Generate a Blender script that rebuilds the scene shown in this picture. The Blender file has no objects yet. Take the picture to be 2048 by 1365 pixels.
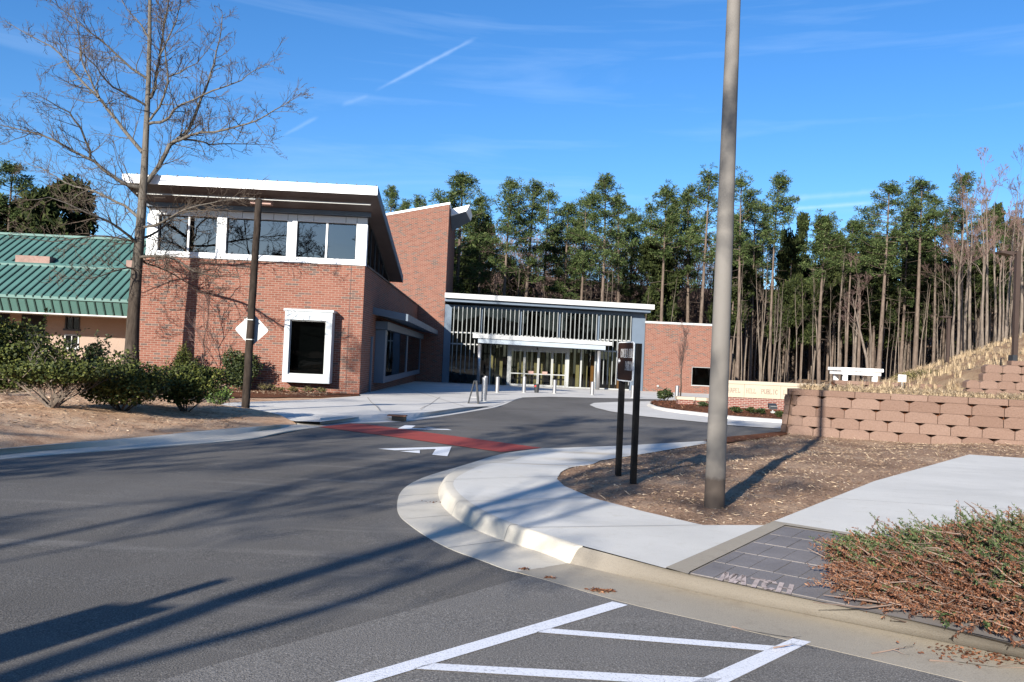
import bpy, bmesh, math, random
import numpy as np
from mathutils import Vector, Matrix, Euler
R_ = math.radians
random.seed(7); NR = np.random.RandomState(11)
sc = bpy.context.scene

# ------------------------------------------------------------------ camera, sky, sun, exposure
F, W, H = 1653.0, 2048, 1365          # focal length in photo pixels, photo size
K = .0109                             # the ground falls gently away from the camera
EYE = 1.6
PITCH = math.atan((50 - F * K) * math.cos(.0437) / F); ROLL = math.atan(.0437)
fw = Vector((0, math.cos(PITCH), math.sin(PITCH))); up0 = Vector((0, -math.sin(PITCH), math.cos(PITCH)))
rt = Vector((1, 0, 0)) * math.cos(ROLL) + up0 * math.sin(ROLL); up = up0 * math.cos(ROLL) - Vector((1, 0, 0)) * math.sin(ROLL)
CAM = Vector((0, 0, EYE))
cam = bpy.data.objects.new('camera', bpy.data.cameras.new('camera')); sc.collection.objects.link(cam)
cam.data.sensor_width = 36; cam.data.lens = 36 * F / W; cam.data.clip_end = 3000; cam.data.clip_start = .05
m3 = Matrix((rt, up, -fw)).transposed(); cam.matrix_world = Matrix.Translation(CAM) @ m3.to_4x4()
sc.camera = cam

SUN_EL, SUN_AZ = R_(19.5), R_(180 + 24.5)      # azimuth clockwise from +Y of where the sun stands
wd = bpy.data.worlds.new('World'); sc.world = wd; wd.use_nodes = True
wn = wd.node_tree; wn.nodes.clear()
def wnode(t, **k):
    n = wn.nodes.new(t)
    for a, b in k.items(): setattr(n, a, b)
    return n
sky = wnode('ShaderNodeTexSky', sky_type='NISHITA', sun_disc=False, sun_elevation=SUN_EL, sun_rotation=SUN_AZ,
            altitude=100, air_density=1.0, dust_density=.35, ozone_density=3.2)
hs = wnode('ShaderNodeHueSaturation'); hs.inputs['Saturation'].default_value = 1.14; hs.inputs['Value'].default_value = 1.0
tn = wnode('ShaderNodeMix', data_type='RGBA', blend_type='MULTIPLY'); tn.inputs[0].default_value = 1; tn.inputs[7].default_value = (.80, .92, 1.10, 1)
wn.links.new(sky.outputs[0], tn.inputs[6]); wn.links.new(tn.outputs[2], hs.inputs['Color'])
tcw = wnode('ShaderNodeTexCoord')
mp = wnode('ShaderNodeMapping'); mp.inputs['Rotation'].default_value = (0, R_(7), R_(12)); mp.inputs['Scale'].default_value = (1.6, 2.0, 17.0)
wn.links.new(tcw.outputs['Generated'], mp.inputs[0])
nz = wnode('ShaderNodeTexNoise'); nz.inputs['Scale'].default_value = 1.7; nz.inputs['Detail'].default_value = 7; nz.inputs['Roughness'].default_value = .55
nz.inputs['Distortion'].default_value = .5
wn.links.new(mp.outputs[0], nz.inputs['Vector'])
rp = wnode('ShaderNodeMapRange'); rp.inputs[1].default_value = .53; rp.inputs[2].default_value = .86; rp.inputs[3].default_value = 0; rp.inputs[4].default_value = .19
wn.links.new(nz.outputs[0], rp.inputs[0])
mxw = wnode('ShaderNodeMix', data_type='RGBA'); wn.links.new(rp.outputs[0], mxw.inputs[0]); wn.links.new(hs.outputs[0], mxw.inputs[6])
mxw.inputs[7].default_value = (5.2, 6.6, 8.4, 1)
# a short thin contrail: near the plane through two directions, between its two ends
def contrail(a, b, width, amt, col_in):
    da, db = ray(*a).normalized(), ray(*b).normalized(); nn = da.cross(db).normalized(); mm = (da + db).normalized(); cosr = mm.dot(da)
    def dot(v):
        n = wnode('ShaderNodeVectorMath', operation='DOT_PRODUCT'); wn.links.new(tcw.outputs['Generated'], n.inputs[0]); n.inputs[1].default_value = v; return n.outputs['Value']
    ab = wnode('ShaderNodeMath', operation='ABSOLUTE'); wn.links.new(dot(nn), ab.inputs[0])
    nz2 = wnode('ShaderNodeTexNoise'); nz2.inputs['Scale'].default_value = 60; nz2.inputs['Detail'].default_value = 5; wn.links.new(tcw.outputs['Generated'], nz2.inputs['Vector'])
    ad = wnode('ShaderNodeMath', operation='MULTIPLY_ADD'); wn.links.new(nz2.outputs[0], ad.inputs[0]); ad.inputs[1].default_value = width * 1.2; wn.links.new(ab.outputs[0], ad.inputs[2])
    r1 = wnode('ShaderNodeMapRange', interpolation_type='SMOOTHSTEP'); wn.links.new(ad.outputs[0], r1.inputs[0])
    for i, q in enumerate((width * .3, width * 1.7, amt, 0)): r1.inputs[i + 1].default_value = q
    r2 = wnode('ShaderNodeMapRange', interpolation_type='SMOOTHSTEP'); wn.links.new(dot(mm), r2.inputs[0])
    for i, q in enumerate((cosr, cosr + (1 - cosr) * .75, 0, 1)): r2.inputs[i + 1].default_value = q
    mu = wnode('ShaderNodeMath', operation='MULTIPLY'); wn.links.new(r1.outputs[0], mu.inputs[0]); wn.links.new(r2.outputs[0], mu.inputs[1])
    mx = wnode('ShaderNodeMix', data_type='RGBA'); wn.links.new(mu.outputs[0], mx.inputs[0]); wn.links.new(col_in, mx.inputs[6]); mx.inputs[7].default_value = (5.6, 6.8, 8.4, 1); return mx.outputs[2]
SKYC = mxw.outputs[2]
bg = wnode('ShaderNodeBackground'); bg.inputs[1].default_value = .08
wo = wnode('ShaderNodeOutputWorld'); CONTRAILS = [((745, 185), (960, 72), .0030, .24), ((560, 275), (640, 232), .003, .14), ((680, 212), (740, 190), .0035, .10), ((1560, 420), (1760, 405), .0035, .30), ((1530, 402), (1800, 380), .005, .20)]; wn.links.new(bg.outputs[0], wo.inputs[0])

sd = Vector((math.sin(SUN_AZ) * math.cos(SUN_EL), math.cos(SUN_AZ) * math.cos(SUN_EL), math.sin(SUN_EL)))
sun = bpy.data.objects.new('sun', bpy.data.lights.new('sun', 'SUN')); sc.collection.objects.link(sun)
sun.data.energy = 5.0; sun.data.angle = R_(.53); sun.data.color = (1, .945, .85); sun.rotation_euler = (sd).to_track_quat('Z', 'Y').to_euler()
sun.location = (-20, -40, 30)
vs = sc.view_settings; vs.view_transform = 'Standard'; vs.look = 'None'; vs.exposure = 1.1; vs.gamma = 1; vs.use_curve_mapping = False
sc.cycles.use_denoising = True; sc.cycles.max_bounces = 6; sc.cycles.transparent_max_bounces = 10; sc.cycles.caustics_reflective = False; sc.cycles.caustics_refractive = False

# ------------------------------------------------------------------ photo pixel -> place (used to survey where things stand)
def ray(x, y): return fw + rt * ((x - W / 2) / F) + up * (-(y - H / 2) / F)
def zg(x, y): return -K * y
def G(x, y, h=0):                       # point on the ground sheet (h metres above it)
    d = ray(x, y); t = (h - EYE) / (d.z + K * d.y); return CAM + d * t
def at(x, y, Y):                        # point at distance Y
    d = ray(x, y); return CAM + d * (Y / d.y)
for c_ in CONTRAILS: SKYC = contrail(*c_, SKYC)
wn.links.new(SKYC, bg.inputs[0])
A = G(718, 790)
TH = R_(1.9); EV = Vector((math.cos(TH), math.sin(TH), 0)); NV = Vector((-math.sin(TH), math.cos(TH), 0))
def B(s, t, z): return Vector((A.x, A.y, 0)) + EV * s + NV * t + Vector((0, 0, z))     # building axes: along the front, into depth, height
def sstep(a, b, x):
    t = min(1, max(0, (x - a) / (b - a))); return t * t * (3 - 2 * t)

# ------------------------------------------------------------------ mesh helpers
ROOTS = {}
def tag(o, label=None, cat=None, group=None, kind=None):
    if label: o['label'] = label
    if cat: o['category'] = cat
    if group: o['group'] = group
    if kind: o['kind'] = kind
    return o
def thing(name, loc, label, cat, group=None):
    o = bpy.data.objects.new(name, None); sc.collection.objects.link(o); o.location = loc; o.empty_display_size = .2
    ROOTS[o.name] = Vector(loc); return tag(o, label, cat, group)
def origin(o):
    while o.parent: o = o.parent
    return ROOTS.get(o.name, Vector((0, 0, 0)))
def link(name, me, mats, parent, smooth=False):
    for m in (mats if isinstance(mats, (list, tuple)) else [mats]): me.materials.append(m)
    o = bpy.data.objects.new(name, me); sc.collection.objects.link(o)
    if parent: o.parent = parent
    if smooth: me.polygons.foreach_set('use_smooth', [True] * len(me.polygons))
    return o
class MB:
    def __init__(s): s.v = []; s.f = []; s.m = []
    def add(s, vs, fs, mi=0):
        k = len(s.v); s.v += [tuple(p) for p in vs]; s.f += [tuple(i + k for i in f) for f in fs]; s.m += [mi] * len(fs); return s
    def box(s, a, b, fr=None, mi=0):
        fr = fr or (lambda x, y, z: Vector((x, y, z)))
        x0, x1 = sorted((a[0], b[0])); y0, y1 = sorted((a[1], b[1])); z0, z1 = sorted((a[2], b[2]))
        P = [fr(x, y, z) for z in (z0, z1) for x, y in ((x0, y0), (x1, y0), (x1, y1), (x0, y1))]
        return s.add(P, [(3, 2, 1, 0), (4, 5, 6, 7), (0, 1, 5, 4), (1, 2, 6, 5), (2, 3, 7, 6), (3, 0, 4, 7)], mi)
    def hexa(s, P, mi=0):               # 8 corners: bottom ring then top ring
        return s.add(P, [(3, 2, 1, 0), (4, 5, 6, 7), (0, 1, 5, 4), (1, 2, 6, 5), (2, 3, 7, 6), (3, 0, 4, 7)], mi)
    def prism(s, bot, top, mi=0):
        n = len(bot)
        return s.add(list(bot) + list(top), [tuple(range(n))[::-1], tuple(range(n, 2 * n))] + [(i, (i + 1) % n, n + (i + 1) % n, n + i) for i in range(n)], mi)
    def tube(s, pts, rad, n=6, cap=True, mi=0):
        pts = [Vector(p) for p in pts]
        if not isinstance(rad, (list, tuple)): rad = [rad] * len(pts)
        k = len(s.v); ref = None
        for i, p in enumerate(pts):
            d = (pts[min(i + 1, len(pts) - 1)] - pts[max(i - 1, 0)])
            d = d.normalized() if d.length > 1e-9 else Vector((0, 0, 1))
            if ref is None: ref = Vector((1, 0, 0)) if abs(d.x) < .8 else Vector((0, 1, 0))
            a = (ref - d * ref.dot(d)).normalized(); b = d.cross(a); ref = a
            for j in range(n):
                w = 2 * math.pi * j / n; s.v.append(tuple(p + (a * math.cos(w) + b * math.sin(w)) * rad[i]))
        for i in range(len(pts) - 1):
            for j in range(n): s.f.append((k + i * n + j, k + i * n + (j + 1) % n, k + (i + 1) * n + (j + 1) % n, k + (i + 1) * n + j)); s.m.append(mi)
        if cap and n > 2:
            s.f += [tuple(k + j for j in range(n))[::-1], tuple(k + (len(pts) - 1) * n + j for j in range(n))]; s.m += [mi, mi]
        return s
    def loft(s, lines, mi=0):
        n = len(lines[0]); k = len(s.v)
        for L in lines: s.v += [tuple(p) for p in L]
        for a in range(len(lines) - 1):
            for i in range(n - 1): s.f.append((k + a * n + i, k + a * n + i + 1, k + (a + 1) * n + i + 1, k + (a + 1) * n + i)); s.m.append(mi)
        return s
    def build(s, name, mats, parent=None, smooth=False, uv=True, recalc=False, bevel=0):
        o0 = origin(parent) if parent else Vector((0, 0, 0))
        V = np.array(s.v, float).reshape(-1, 3)
        me = bpy.data.meshes.new(name)
        me.from_pydata([tuple(p) for p in (V - np.array(o0))], [], s.f)
        me.polygons.foreach_set('material_index', s.m)
        if recalc:
            bm = bmesh.new(); bm.from_mesh(me); bmesh.ops.recalc_face_normals(bm, faces=bm.faces); bm.to_mesh(me); bm.free()
        me.update()
        if uv and len(s.f) < 60000:
            U = me.uv_layers.new(name='UVMap').data; out = np.zeros((len(me.loops), 2)); i = 0
            for p in me.polygons:
                n = p.normal; ax = 2 if abs(n.z) > .75 else (0 if abs(n.x) > abs(n.y) else 1)
                for li in p.loop_indices:
                    q = V[me.loops[li].vertex_index]
                    out[li] = (q[0], q[1]) if ax == 2 else ((q[1], q[2]) if ax == 0 else (q[0], q[2]))
            U.foreach_set('uv', out.ravel())
        o = link(name, me, mats, parent, smooth)
        if bevel:
            b = o.modifiers.new('bevel', 'BEVEL'); b.width = bevel; b.segments = 2; b.limit_method = 'ANGLE'
        return o
def fast(name, V, k, mats, parent=None, mi=None):      # V: (n*k,3) loose k-gons
    V = np.asarray(V, np.float32).reshape(-1, 3) - np.array(origin(parent) if parent else (0, 0, 0), np.float32)
    nv = len(V); nf = nv // k; me = bpy.data.meshes.new(name)
    me.vertices.add(nv); me.vertices.foreach_set('co', V.ravel())
    me.loops.add(nv); me.loops.foreach_set('vertex_index', np.arange(nv, dtype=np.int32))
    me.polygons.add(nf); me.polygons.foreach_set('loop_start', np.arange(0, nv, k, dtype=np.int32)); me.polygons.foreach_set('loop_total', np.full(nf, k, np.int32))
    if mi is not None: me.polygons.foreach_set('material_index', np.asarray(mi, np.int32))
    me.update(calc_edges=True); return link(name, me, mats, parent)
def resample(L, n):
    L = [Vector(p) for p in L]; d = [0]
    for a, b in zip(L, L[1:]): d.append(d[-1] + (b - a).length)
    out = []
    for i in range(n):
        q = d[-1] * i / (n - 1); j = 0
        while j < len(L) - 2 and d[j + 1] < q: j += 1
        t = (q - d[j]) / max(1e-9, d[j + 1] - d[j]); out.append(L[j].lerp(L[j + 1], min(1, max(0, t))))
    return out
def smooth_line(L, it=2):
    L = [Vector(p) for p in L]
    for _ in range(it):
        o = [L[0]]
        for a, b in zip(L, L[1:]): o += [a.lerp(b, .25), a.lerp(b, .75)]
        L = o + [L[-1]]
    return L
def sheet(name, pts, mat, hf, step=0, kind='structure', parent=None, thick=0):
    """A ground sheet: polygon of ground points, z = fall of the ground + hf(x, y); step > 0 cuts it into a grid first."""
    bm = bmesh.new(); f = bm.faces.new([bm.verts.new((p[0], p[1], 0)) for p in pts])
    if f.normal.z < 0 or True: bm.normal_update()
    if f.normal.z < 0: bmesh.ops.reverse_faces(bm, faces=[f])
    if step:
        xs = [p[0] for p in pts]; ys = [p[1] for p in pts]
        for ax, lo, hi in ((0, min(xs), max(xs)), (1, min(ys), max(ys))):
            q = lo + step
            while q < hi - step * .3:
                co = [0, 0, 0]; co[ax] = q; no = [0, 0, 0]; no[ax] = 1
                bmesh.ops.bisect_plane(bm, geom=bm.verts[:] + bm.edges[:] + bm.faces[:], plane_co=co, plane_no=no, dist=1e-4); q += step
    bmesh.ops.triangulate(bm, faces=bm.faces[:])
    for v in bm.verts: v.co.z = zg(v.co.x, v.co.y) + hf(v.co.x, v.co.y)
    me = bpy.data.meshes.new(name); bm.to_mesh(me); bm.free()
    o = link(name, me, mat, parent, smooth=bool(step))
    if kind: o['kind'] = kind
    return o
def inside(x, y, poly):
    r = False; n = len(poly)
    for i in range(n):
        a, b = poly[i], poly[(i + 1) % n]
        if (a[1] > y) != (b[1] > y) and x < (b[0] - a[0]) * (y - a[1]) / (b[1] - a[1]) + a[0]: r = not r
    return r

# ------------------------------------------------------------------ materials
class NT:
    def __init__(s, name):
        s.m = bpy.data.materials.new(name); s.m.use_nodes = True; s.t = s.m.node_tree; s.t.nodes.clear()
        s.out = s.n('ShaderNodeOutputMaterial'); s.b = s.n('ShaderNodeBsdfPrincipled'); s.l(s.b.outputs[0], s.out.inputs[0])
    def n(s, t, **k):
        n = s.t.nodes.new(t)
        for a, b in k.items(): setattr(n, a, b)
        return n
    def l(s, a, b): s.t.links.new(a, b)
    def coord(s, kind='Object', scale=(1, 1, 1), rot=(0, 0, 0)):
        c = s.n('ShaderNodeTexCoord'); m = s.n('ShaderNodeMapping'); m.inputs['Scale'].default_value = scale; m.inputs['Rotation'].default_value = rot
        s.l(c.outputs[kind], m.inputs[0]); return m.outputs[0]
    def noise(s, scale, co=None, detail=4, rough=.55, dist=0):
        n = s.n('ShaderNodeTexNoise'); n.inputs['Scale'].default_value = scale; n.inputs['Detail'].default_value = detail; n.inputs['Roughness'].default_value = rough; n.inputs['Distortion'].default_value = dist
        s.l(co or s.coord(), n.inputs['Vector']); return n.outputs[0]
    def range(s, v, a, b, c=0, d=1):
        n = s.n('ShaderNodeMapRange'); s.l(v, n.inputs[0])
        for i, q in enumerate((a, b, c, d)): n.inputs[i + 1].default_value = q
        return n.outputs[0]
    def mix(s, f, a, b, mode='MIX'):
        n = s.n('ShaderNodeMix', data_type='RGBA', blend_type=mode)
        for i, q in ((0, f), (6, a), (7, b)):
            if hasattr(q, 'is_output'): s.l(q, n.inputs[i])
            elif i == 0: n.inputs[0].default_value = q
            else: n.inputs[i].default_value = (*q[:3], 1)
        return n.outputs[2]
    def ramp(s, v, stops, const=False):
        n = s.n('ShaderNodeValToRGB'); s.l(v, n.inputs[0]); e = n.color_ramp.elements
        if const: n.color_ramp.interpolation = 'CONSTANT'
        while len(e) < len(stops): e.new(.5)
        for q, (p, c) in zip(e, stops): q.position = p; q.color = (*c, 1)
        return n.outputs[0]
    def rand(s): return s.n('ShaderNodeNewGeometry').outputs['Random Per Island']
    def fin(s, col, rough=.8, metal=0, bump=None, bd=.01, spec=.4):
        if hasattr(col, 'is_output'): s.l(col, s.b.inputs['Base Color'])
        else: s.b.inputs['Base Color'].default_value = (*col, 1)
        if hasattr(rough, 'is_output'): s.l(rough, s.b.inputs['Roughness'])
        else: s.b.inputs['Roughness'].default_value = rough
        s.b.inputs['Metallic'].default_value = metal; s.b.inputs['Specular IOR Level'].default_value = spec
        if bump is not None:
            n = s.n('ShaderNodeBump'); n.inputs['Distance'].default_value = bd; n.inputs['Strength'].default_value = 1; s.l(bump, n.inputs['Height']); s.l(n.outputs[0], s.b.inputs['Normal'])
        return s.m
def c3(v, k): return tuple(x * k for x in v)
def plain(name, col, rough=.6, metal=0, var=.12, scale=1.5, fine=0, bd=.004, spec=.4):
    t = NT(name); n = t.noise(scale, detail=6); c = t.mix(t.range(n, .3, .7), c3(col, 1 - var), c3(col, 1 + var))
    if fine:
        f = t.noise(fine, detail=3); c = t.mix(t.range(f, .3, .7, 0, .5), c, c3(col, .55)); return t.fin(c, rough, metal, f, bd, spec)
    return t.fin(c, rough, metal, None, 0, spec)
def asphalt(name, col, light, streak, specks):
    t = NT(name); big = t.noise(.28, t.coord(scale=(1, .55, 1), rot=(0, 0, R_(-38))), 5, .6); mid = t.noise(2.3, detail=6)
    st = t.noise(1.2, t.coord(scale=(.25, 2.4, 1), rot=(0, 0, R_(-20))), 5, .65)
    c = t.mix(t.range(big, .35, .68), col, light); c = t.mix(t.range(st, .55, .8, 0, streak), c, c3(light, 1.7)); c = t.mix(t.range(mid, .62, .8, 0, .35), c, c3(col, .6))
    f = t.noise(105, detail=2, rough=.7); c = t.mix(t.range(f, .53, .70, 0, specks), c, c3(light, 3.2)); c = t.mix(t.range(f, .30, .45, .85, 0), c, c3(col, .3))
    sc_ = t.noise(5.5, t.coord(scale=(.5, 1.9, 1), rot=(0, 0, R_(14))), 8, .75, .6); c = t.mix(t.range(sc_, .66, .76, 0, .45), c, (.36, .33, .3))
    return t.fin(c, t.range(mid, .3, .7, .78, .95), 0, f, .006, .3)
def concrete(name, col, stain=(.36, .31, .23), amt=.5, fine=.35, spots=None):
    t = NT(name); a = t.noise(.5, detail=6, rough=.6); b = t.noise(7, detail=6, rough=.65); f = t.noise(130, detail=2)
    c = t.mix(t.range(a, .35, .68), c3(col, .9), c3(col, 1.08)); c = t.mix(t.range(b, .55, .85, 0, amt), c, stain); c = t.mix(t.range(f, .3, .48, fine, 0), c, c3(col, .6))
    s2 = t.noise(1.1, t.coord(scale=(.4, 1.6, 1)), 5); c = t.mix(t.range(s2, .56, .8, 0, .5), c, c3(col, .68))
    if spots:                            # rust-coloured wash marks with a place of their own
        for (px_, py_, sx_, sy_) in spots:
            q = G(px_, py_); mp_ = t.n('ShaderNodeMapping'); mp_.inputs['Location'].default_value = (-q.x * sx_, -q.y * sy_, 0); mp_.inputs['Scale'].default_value = (sx_, sy_, 0); gc = t.n('ShaderNodeTexCoord'); t.l(gc.outputs['Object'], mp_.inputs[0])
            ln = t.n('ShaderNodeVectorMath', operation='LENGTH'); t.l(mp_.outputs[0], ln.inputs[0]); ad = t.n('ShaderNodeMath', operation='MULTIPLY_ADD'); t.l(b, ad.inputs[0]); ad.inputs[1].default_value = .9; t.l(ln.outputs['Value'], ad.inputs[2])
            c = t.mix(t.range(ad.outputs[0], .5, 1.35, .6, 0), c, (.40, .31, .19))
    return t.fin(c, .88, 0, f, .0025, .3)
def soil(name, stops, s1=3, s2=38, bd=.03):
    t = NT(name); a = t.noise(s1, detail=8, rough=.65); b = t.noise(s2, detail=4, rough=.7)
    c = t.ramp(t.range(a, .28, .72), stops); c = t.mix(t.range(b, .5, .78, 0, .7), c, c3(stops[-1][1], 1.25)); c = t.mix(t.range(b, .25, .45, .8, 0), c, c3(stops[0][1], .45))
    return t.fin(c, .95, 0, b, bd, .1)
def brick(name, reds, dark, mortar, bw=.30, bh=.1, pd=.10):
    t = NT(name); u = t.coord('UV'); q = t.n('ShaderNodeTexBrick', offset=.5, squash=1)
    q.inputs['Scale'].default_value = 1; q.inputs['Brick Width'].default_value = bw; q.inputs['Row Height'].default_value = bh; q.inputs['Mortar Size'].default_value = .011
    q.inputs['Mortar Smooth'].default_value = .15; q.inputs['Bias'].default_value = 0
    q.inputs['Color1'].default_value = (0, 0, 0, 1); q.inputs['Color2'].default_value = (1, 1, 1, 1); q.inputs['Mortar'].default_value = (.5, .5, .5, 1); t.l(u, q.inputs['Vector'])
    cl = t.noise(.55, u, 3); am = t.range(cl, .35, .7, -.08, .12)
    ad = t.n('ShaderNodeMath', operation='SUBTRACT'); t.l(q.outputs[0], ad.inputs[0]); t.l(am, ad.inputs[1])
    c = t.ramp(ad.outputs[0], [(0, dark), (pd, c3(dark, 1.35)), (pd + .05, reds[0]), (.5, reds[1]), (.8, reds[2]), (1, reds[1])], False)
    fz = t.noise(28, u, 4); c = t.mix(t.range(fz, .35, .75, 0, .3), c, c3(reds[0], .6))
    c = t.mix(q.outputs[1], c, mortar); wx = t.noise(.35, u, 5); c = t.mix(t.range(wx, .5, .8, 0, .22), c, c3(reds[2], 1.5))
    iv = t.n('ShaderNodeMath', operation='SUBTRACT'); iv.inputs[0].default_value = 1; t.l(q.outputs[1], iv.inputs[1])
    return t.fin(c, .85, 0, iv.outputs[0], .008, .25)
def glass(name, tint, ior=1.75, rough=.01):
    t = NT(name); tr = t.n('ShaderNodeBsdfTransparent'); tr.inputs[0].default_value = (*tint, 1); gl = t.n('ShaderNodeBsdfGlossy'); gl.inputs['Roughness'].default_value = rough
    fr = t.n('ShaderNodeFresnel'); fr.inputs[0].default_value = ior; mx = t.n('ShaderNodeMixShader'); t.l(fr.outputs[0], mx.inputs[0]); t.l(tr.outputs[0], mx.inputs[1]); t.l(gl.outputs[0], mx.inputs[2])
    w = t.noise(.6, detail=2); bp = t.n('ShaderNodeBump'); bp.inputs['Distance'].default_value = .004; t.l(w, bp.inputs['Height']); t.l(bp.outputs[0], gl.inputs['Normal'])
    t.l(mx.outputs[0], t.out.inputs[0]); return t.m
def leafy(name, stops, rough=.6, spec=.35, trans=0):
    t = NT(name); r = t.rand(); n = t.noise(1.1, detail=3); mx = t.n('ShaderNodeMath', operation='MULTIPLY_ADD'); t.l(n, mx.inputs[0]); mx.inputs[1].default_value = .55
    q = t.range(r, 0, 1, -.27, .72); t.l(q, mx.inputs[2]); return t.fin(t.ramp(mx.outputs[0], stops), rough, 0, None, 0, spec)
def bark(name, a, b, scale=6, bd=.02):
    t = NT(name); n = t.noise(scale, t.coord(scale=(1, 1, .25)), 7, .7); return t.fin(t.mix(t.range(n, .32, .68), a, b), .95, 0, n, bd, .1)

mt = {}
mt['road'] = asphalt('new_asphalt', (.080, .072, .064), (.140, .128, .114), .7, .4)
mt['lot'] = asphalt('old_asphalt', (.128, .117, .105), (.185, .170, .153), .3, .42)
mt['conc'] = concrete('pale_concrete', (.60, .57, .515), (.42, .37, .27), .5, .35, [(1190, 923, .75, 2.6), (1090, 940, .8, 2.4), (1180, 908, .6, 3)])
mt['kerb'] = concrete('kerb_concrete', (.52, .475, .40), (.30, .26, .2), .45)
mt['oldconc'] = concrete('old_kerb_concrete', (.215, .19, .158), (.17, .14, .11), .6, .6)
mt['walk'] = concrete('plaza_concrete', (.57, .54, .495), (.40, .36, .28), .45)
mt['oldgut'] = concrete('old_gutter_concrete', (.325, .285, .228), (.17, .14, .11), .6, .6)
mt['strip'] = concrete('tan_border_concrete', (.34, .292, .225), (.19, .15, .11), .5, .5)
mt['joint2'] = plain('concrete_joint', (.30, .28, .25), .9)
mt['straw'] = soil('straw_soil', [(0, (.27, .135, .075)), (.45, (.54, .335, .205)), (1, (.66, .47, .31))], 1.6, 30)
mt['dirt'] = soil('brown_dirt', [(0, (.125, .074, .048)), (.5, (.305, .19, .122)), (1, (.48, .335, .225))], .8, 26, .04)
mt['mulch'] = soil('red_mulch', [(0, (.05, .02, .012)), (.5, (.14, .055, .028)), (1, (.24, .10, .05))], 6, 60, .05)
mt['leaflitter'] = soil('leaf_litter', [(0, (.07, .045, .03)), (.5, (.17, .11, .075)), (1, (.28, .19, .13))], .7, 20)
mt['hill'] = soil('hill_straw', [(0, (.20, .11, .065)), (.5, (.31, .20, .12)), (1, (.42, .31, .19))], 1.1, 22, .05)
mt['ridge'] = soil('added_ridge', [(0, (.012, .016, .008)), (.5, (.03, .034, .016)), (1, (.055, .05, .03))], .12, 2, .3)
mt['red'] = plain('red_paint', (.33, .046, .030), .8, 0, .14, 3, 90)
mt['white'] = plain('road_paint', (.80, .80, .80), .7, 0, .06, 5, 140)
def worn_paint():
    t = NT('worn_stripe_paint'); n = t.noise(70, detail=4, rough=.75); b = t.noise(6, detail=5)
    c = t.mix(t.range(n, .30, .47), (.3, .3, .31), (.70, .70, .73)); c = t.mix(t.range(b, .58, .8, 0, .5), c, (.5, .5, .52)); return t.fin(c, .8, 0, n, .003, .3)
mt['stripe'] = worn_paint()
mt['chalk'] = plain('spray_paint', (.50, .40, .355), .9, 0, .25, 12, 60)
mt['brick'] = brick('red_brick', [(.150, .053, .035), (.185, .067, .045), (.215, .088, .06)], (.085, .060, .052), (.265, .19, .15))
mt['brick2'] = brick('sign_brick', [(.15, .045, .033), (.20, .062, .047), (.23, .09, .068)], (.09, .05, .042), (.34, .27, .23), .22, .075)
mt['cast'] = concrete('cast_stone', (.43, .36, .275), (.5, .4, .28), .2)
mt['castcap'] = concrete('cast_stone_cap', (.44, .365, .28), (.5, .4, .28), .2)
mt['letter'] = plain('carved_letter', (.25, .20, .155), .9)
mt['wmetal'] = plain('white_metal_panel', (.80, .80, .80), .45, 0, .03, 1.2)
mt['frame'] = plain('pale_metal_frame', (.40, .43, .45), .45, 0, .03, 1.2)
mt['smetal'] = plain('silver_metal_panel', (.33, .37, .41), .4, .25, .06, 1.5)
mt['bluegrey'] = plain('blue_grey_metal', (.095, .125, .165), .5, .1, .06, 1.5)
mt['alu'] = plain('light_aluminium', (.34, .345, .335), .45, .1, .05, 2)
mt['fin'] = plain('grey_fin', (.24, .25, .245), .5, .1)
mt['coping'] = plain('metal_coping', (.42, .42, .41), .55, 0, .05)
mt['soffit'] = plain('dark_soffit', (.075, .055, .05), .7, 0, .15)
mt['dkmetal'] = plain('dark_metal', (.03, .032, .035), .5, .2)
mt['steel'] = plain('brushed_steel', (.36, .355, .355), .42, .8, .05, 4)
mt['green'] = plain('green_roof_metal', (.062, .142, .124), .6, 0, .12, .8, 0, 0, .5)
mt['greenshade'] = plain('green_seam_shaded', (.022, .052, .045), .6, 0, .1, .8)  # seam colour darkened to carry the shadow side of each rib
mt['beige'] = plain('beige_block_wall', (.33, .245, .195), .9, 0, .07, 1.2, 60)
mt['pinkbox'] = plain('pinkish_box', (.33, .21, .18), .8, 0, .12, 4)
mt['glass'] = glass('window_glass', (.28, .34, .34), 2.4)
mt['glassd'] = glass('dark_window_glass', (.16, .19, .19), 1.28)
mt['glassl'] = glass('lobby_glass', (.42, .46, .44), 1.5)
mt['room'] = plain('interior_grey', (.16, .15, .13), .9)
mt['roomd'] = plain('interior_dark', (.012, .013, .014), .9)
mt['floor'] = plain('interior_floor', (.14, .12, .10), .5)
mt['wood'] = plain('yellow_wood', (.55, .42, .19), .6, 0, .1, 6)
mt['orange'] = plain('orange_wood', (.50, .20, .05), .6, 0, .1, 6)
mt['post'] = bark('weathered_black_post', (.016, .012, .010), (.052, .040, .032), 9, .012)
mt['black'] = plain('black_paint', (.010, .009, .008), .6, 0, .3, 6, 0, 0, .15)
mt['brown'] = plain('brown_sign_face', (.026, .011, .007), .6, 0, .06, 1.5, 0, 0, .12)
mt['signwhite'] = plain('sign_white', (.78, .78, .76), .5)
mt['alum_back'] = plain('sign_back_aluminium', (.36, .365, .37), .5, .2, .14, 5)
mt['lampbrown'] = plain('brown_lamp_metal', (.055, .036, .028), .5, .2)
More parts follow.
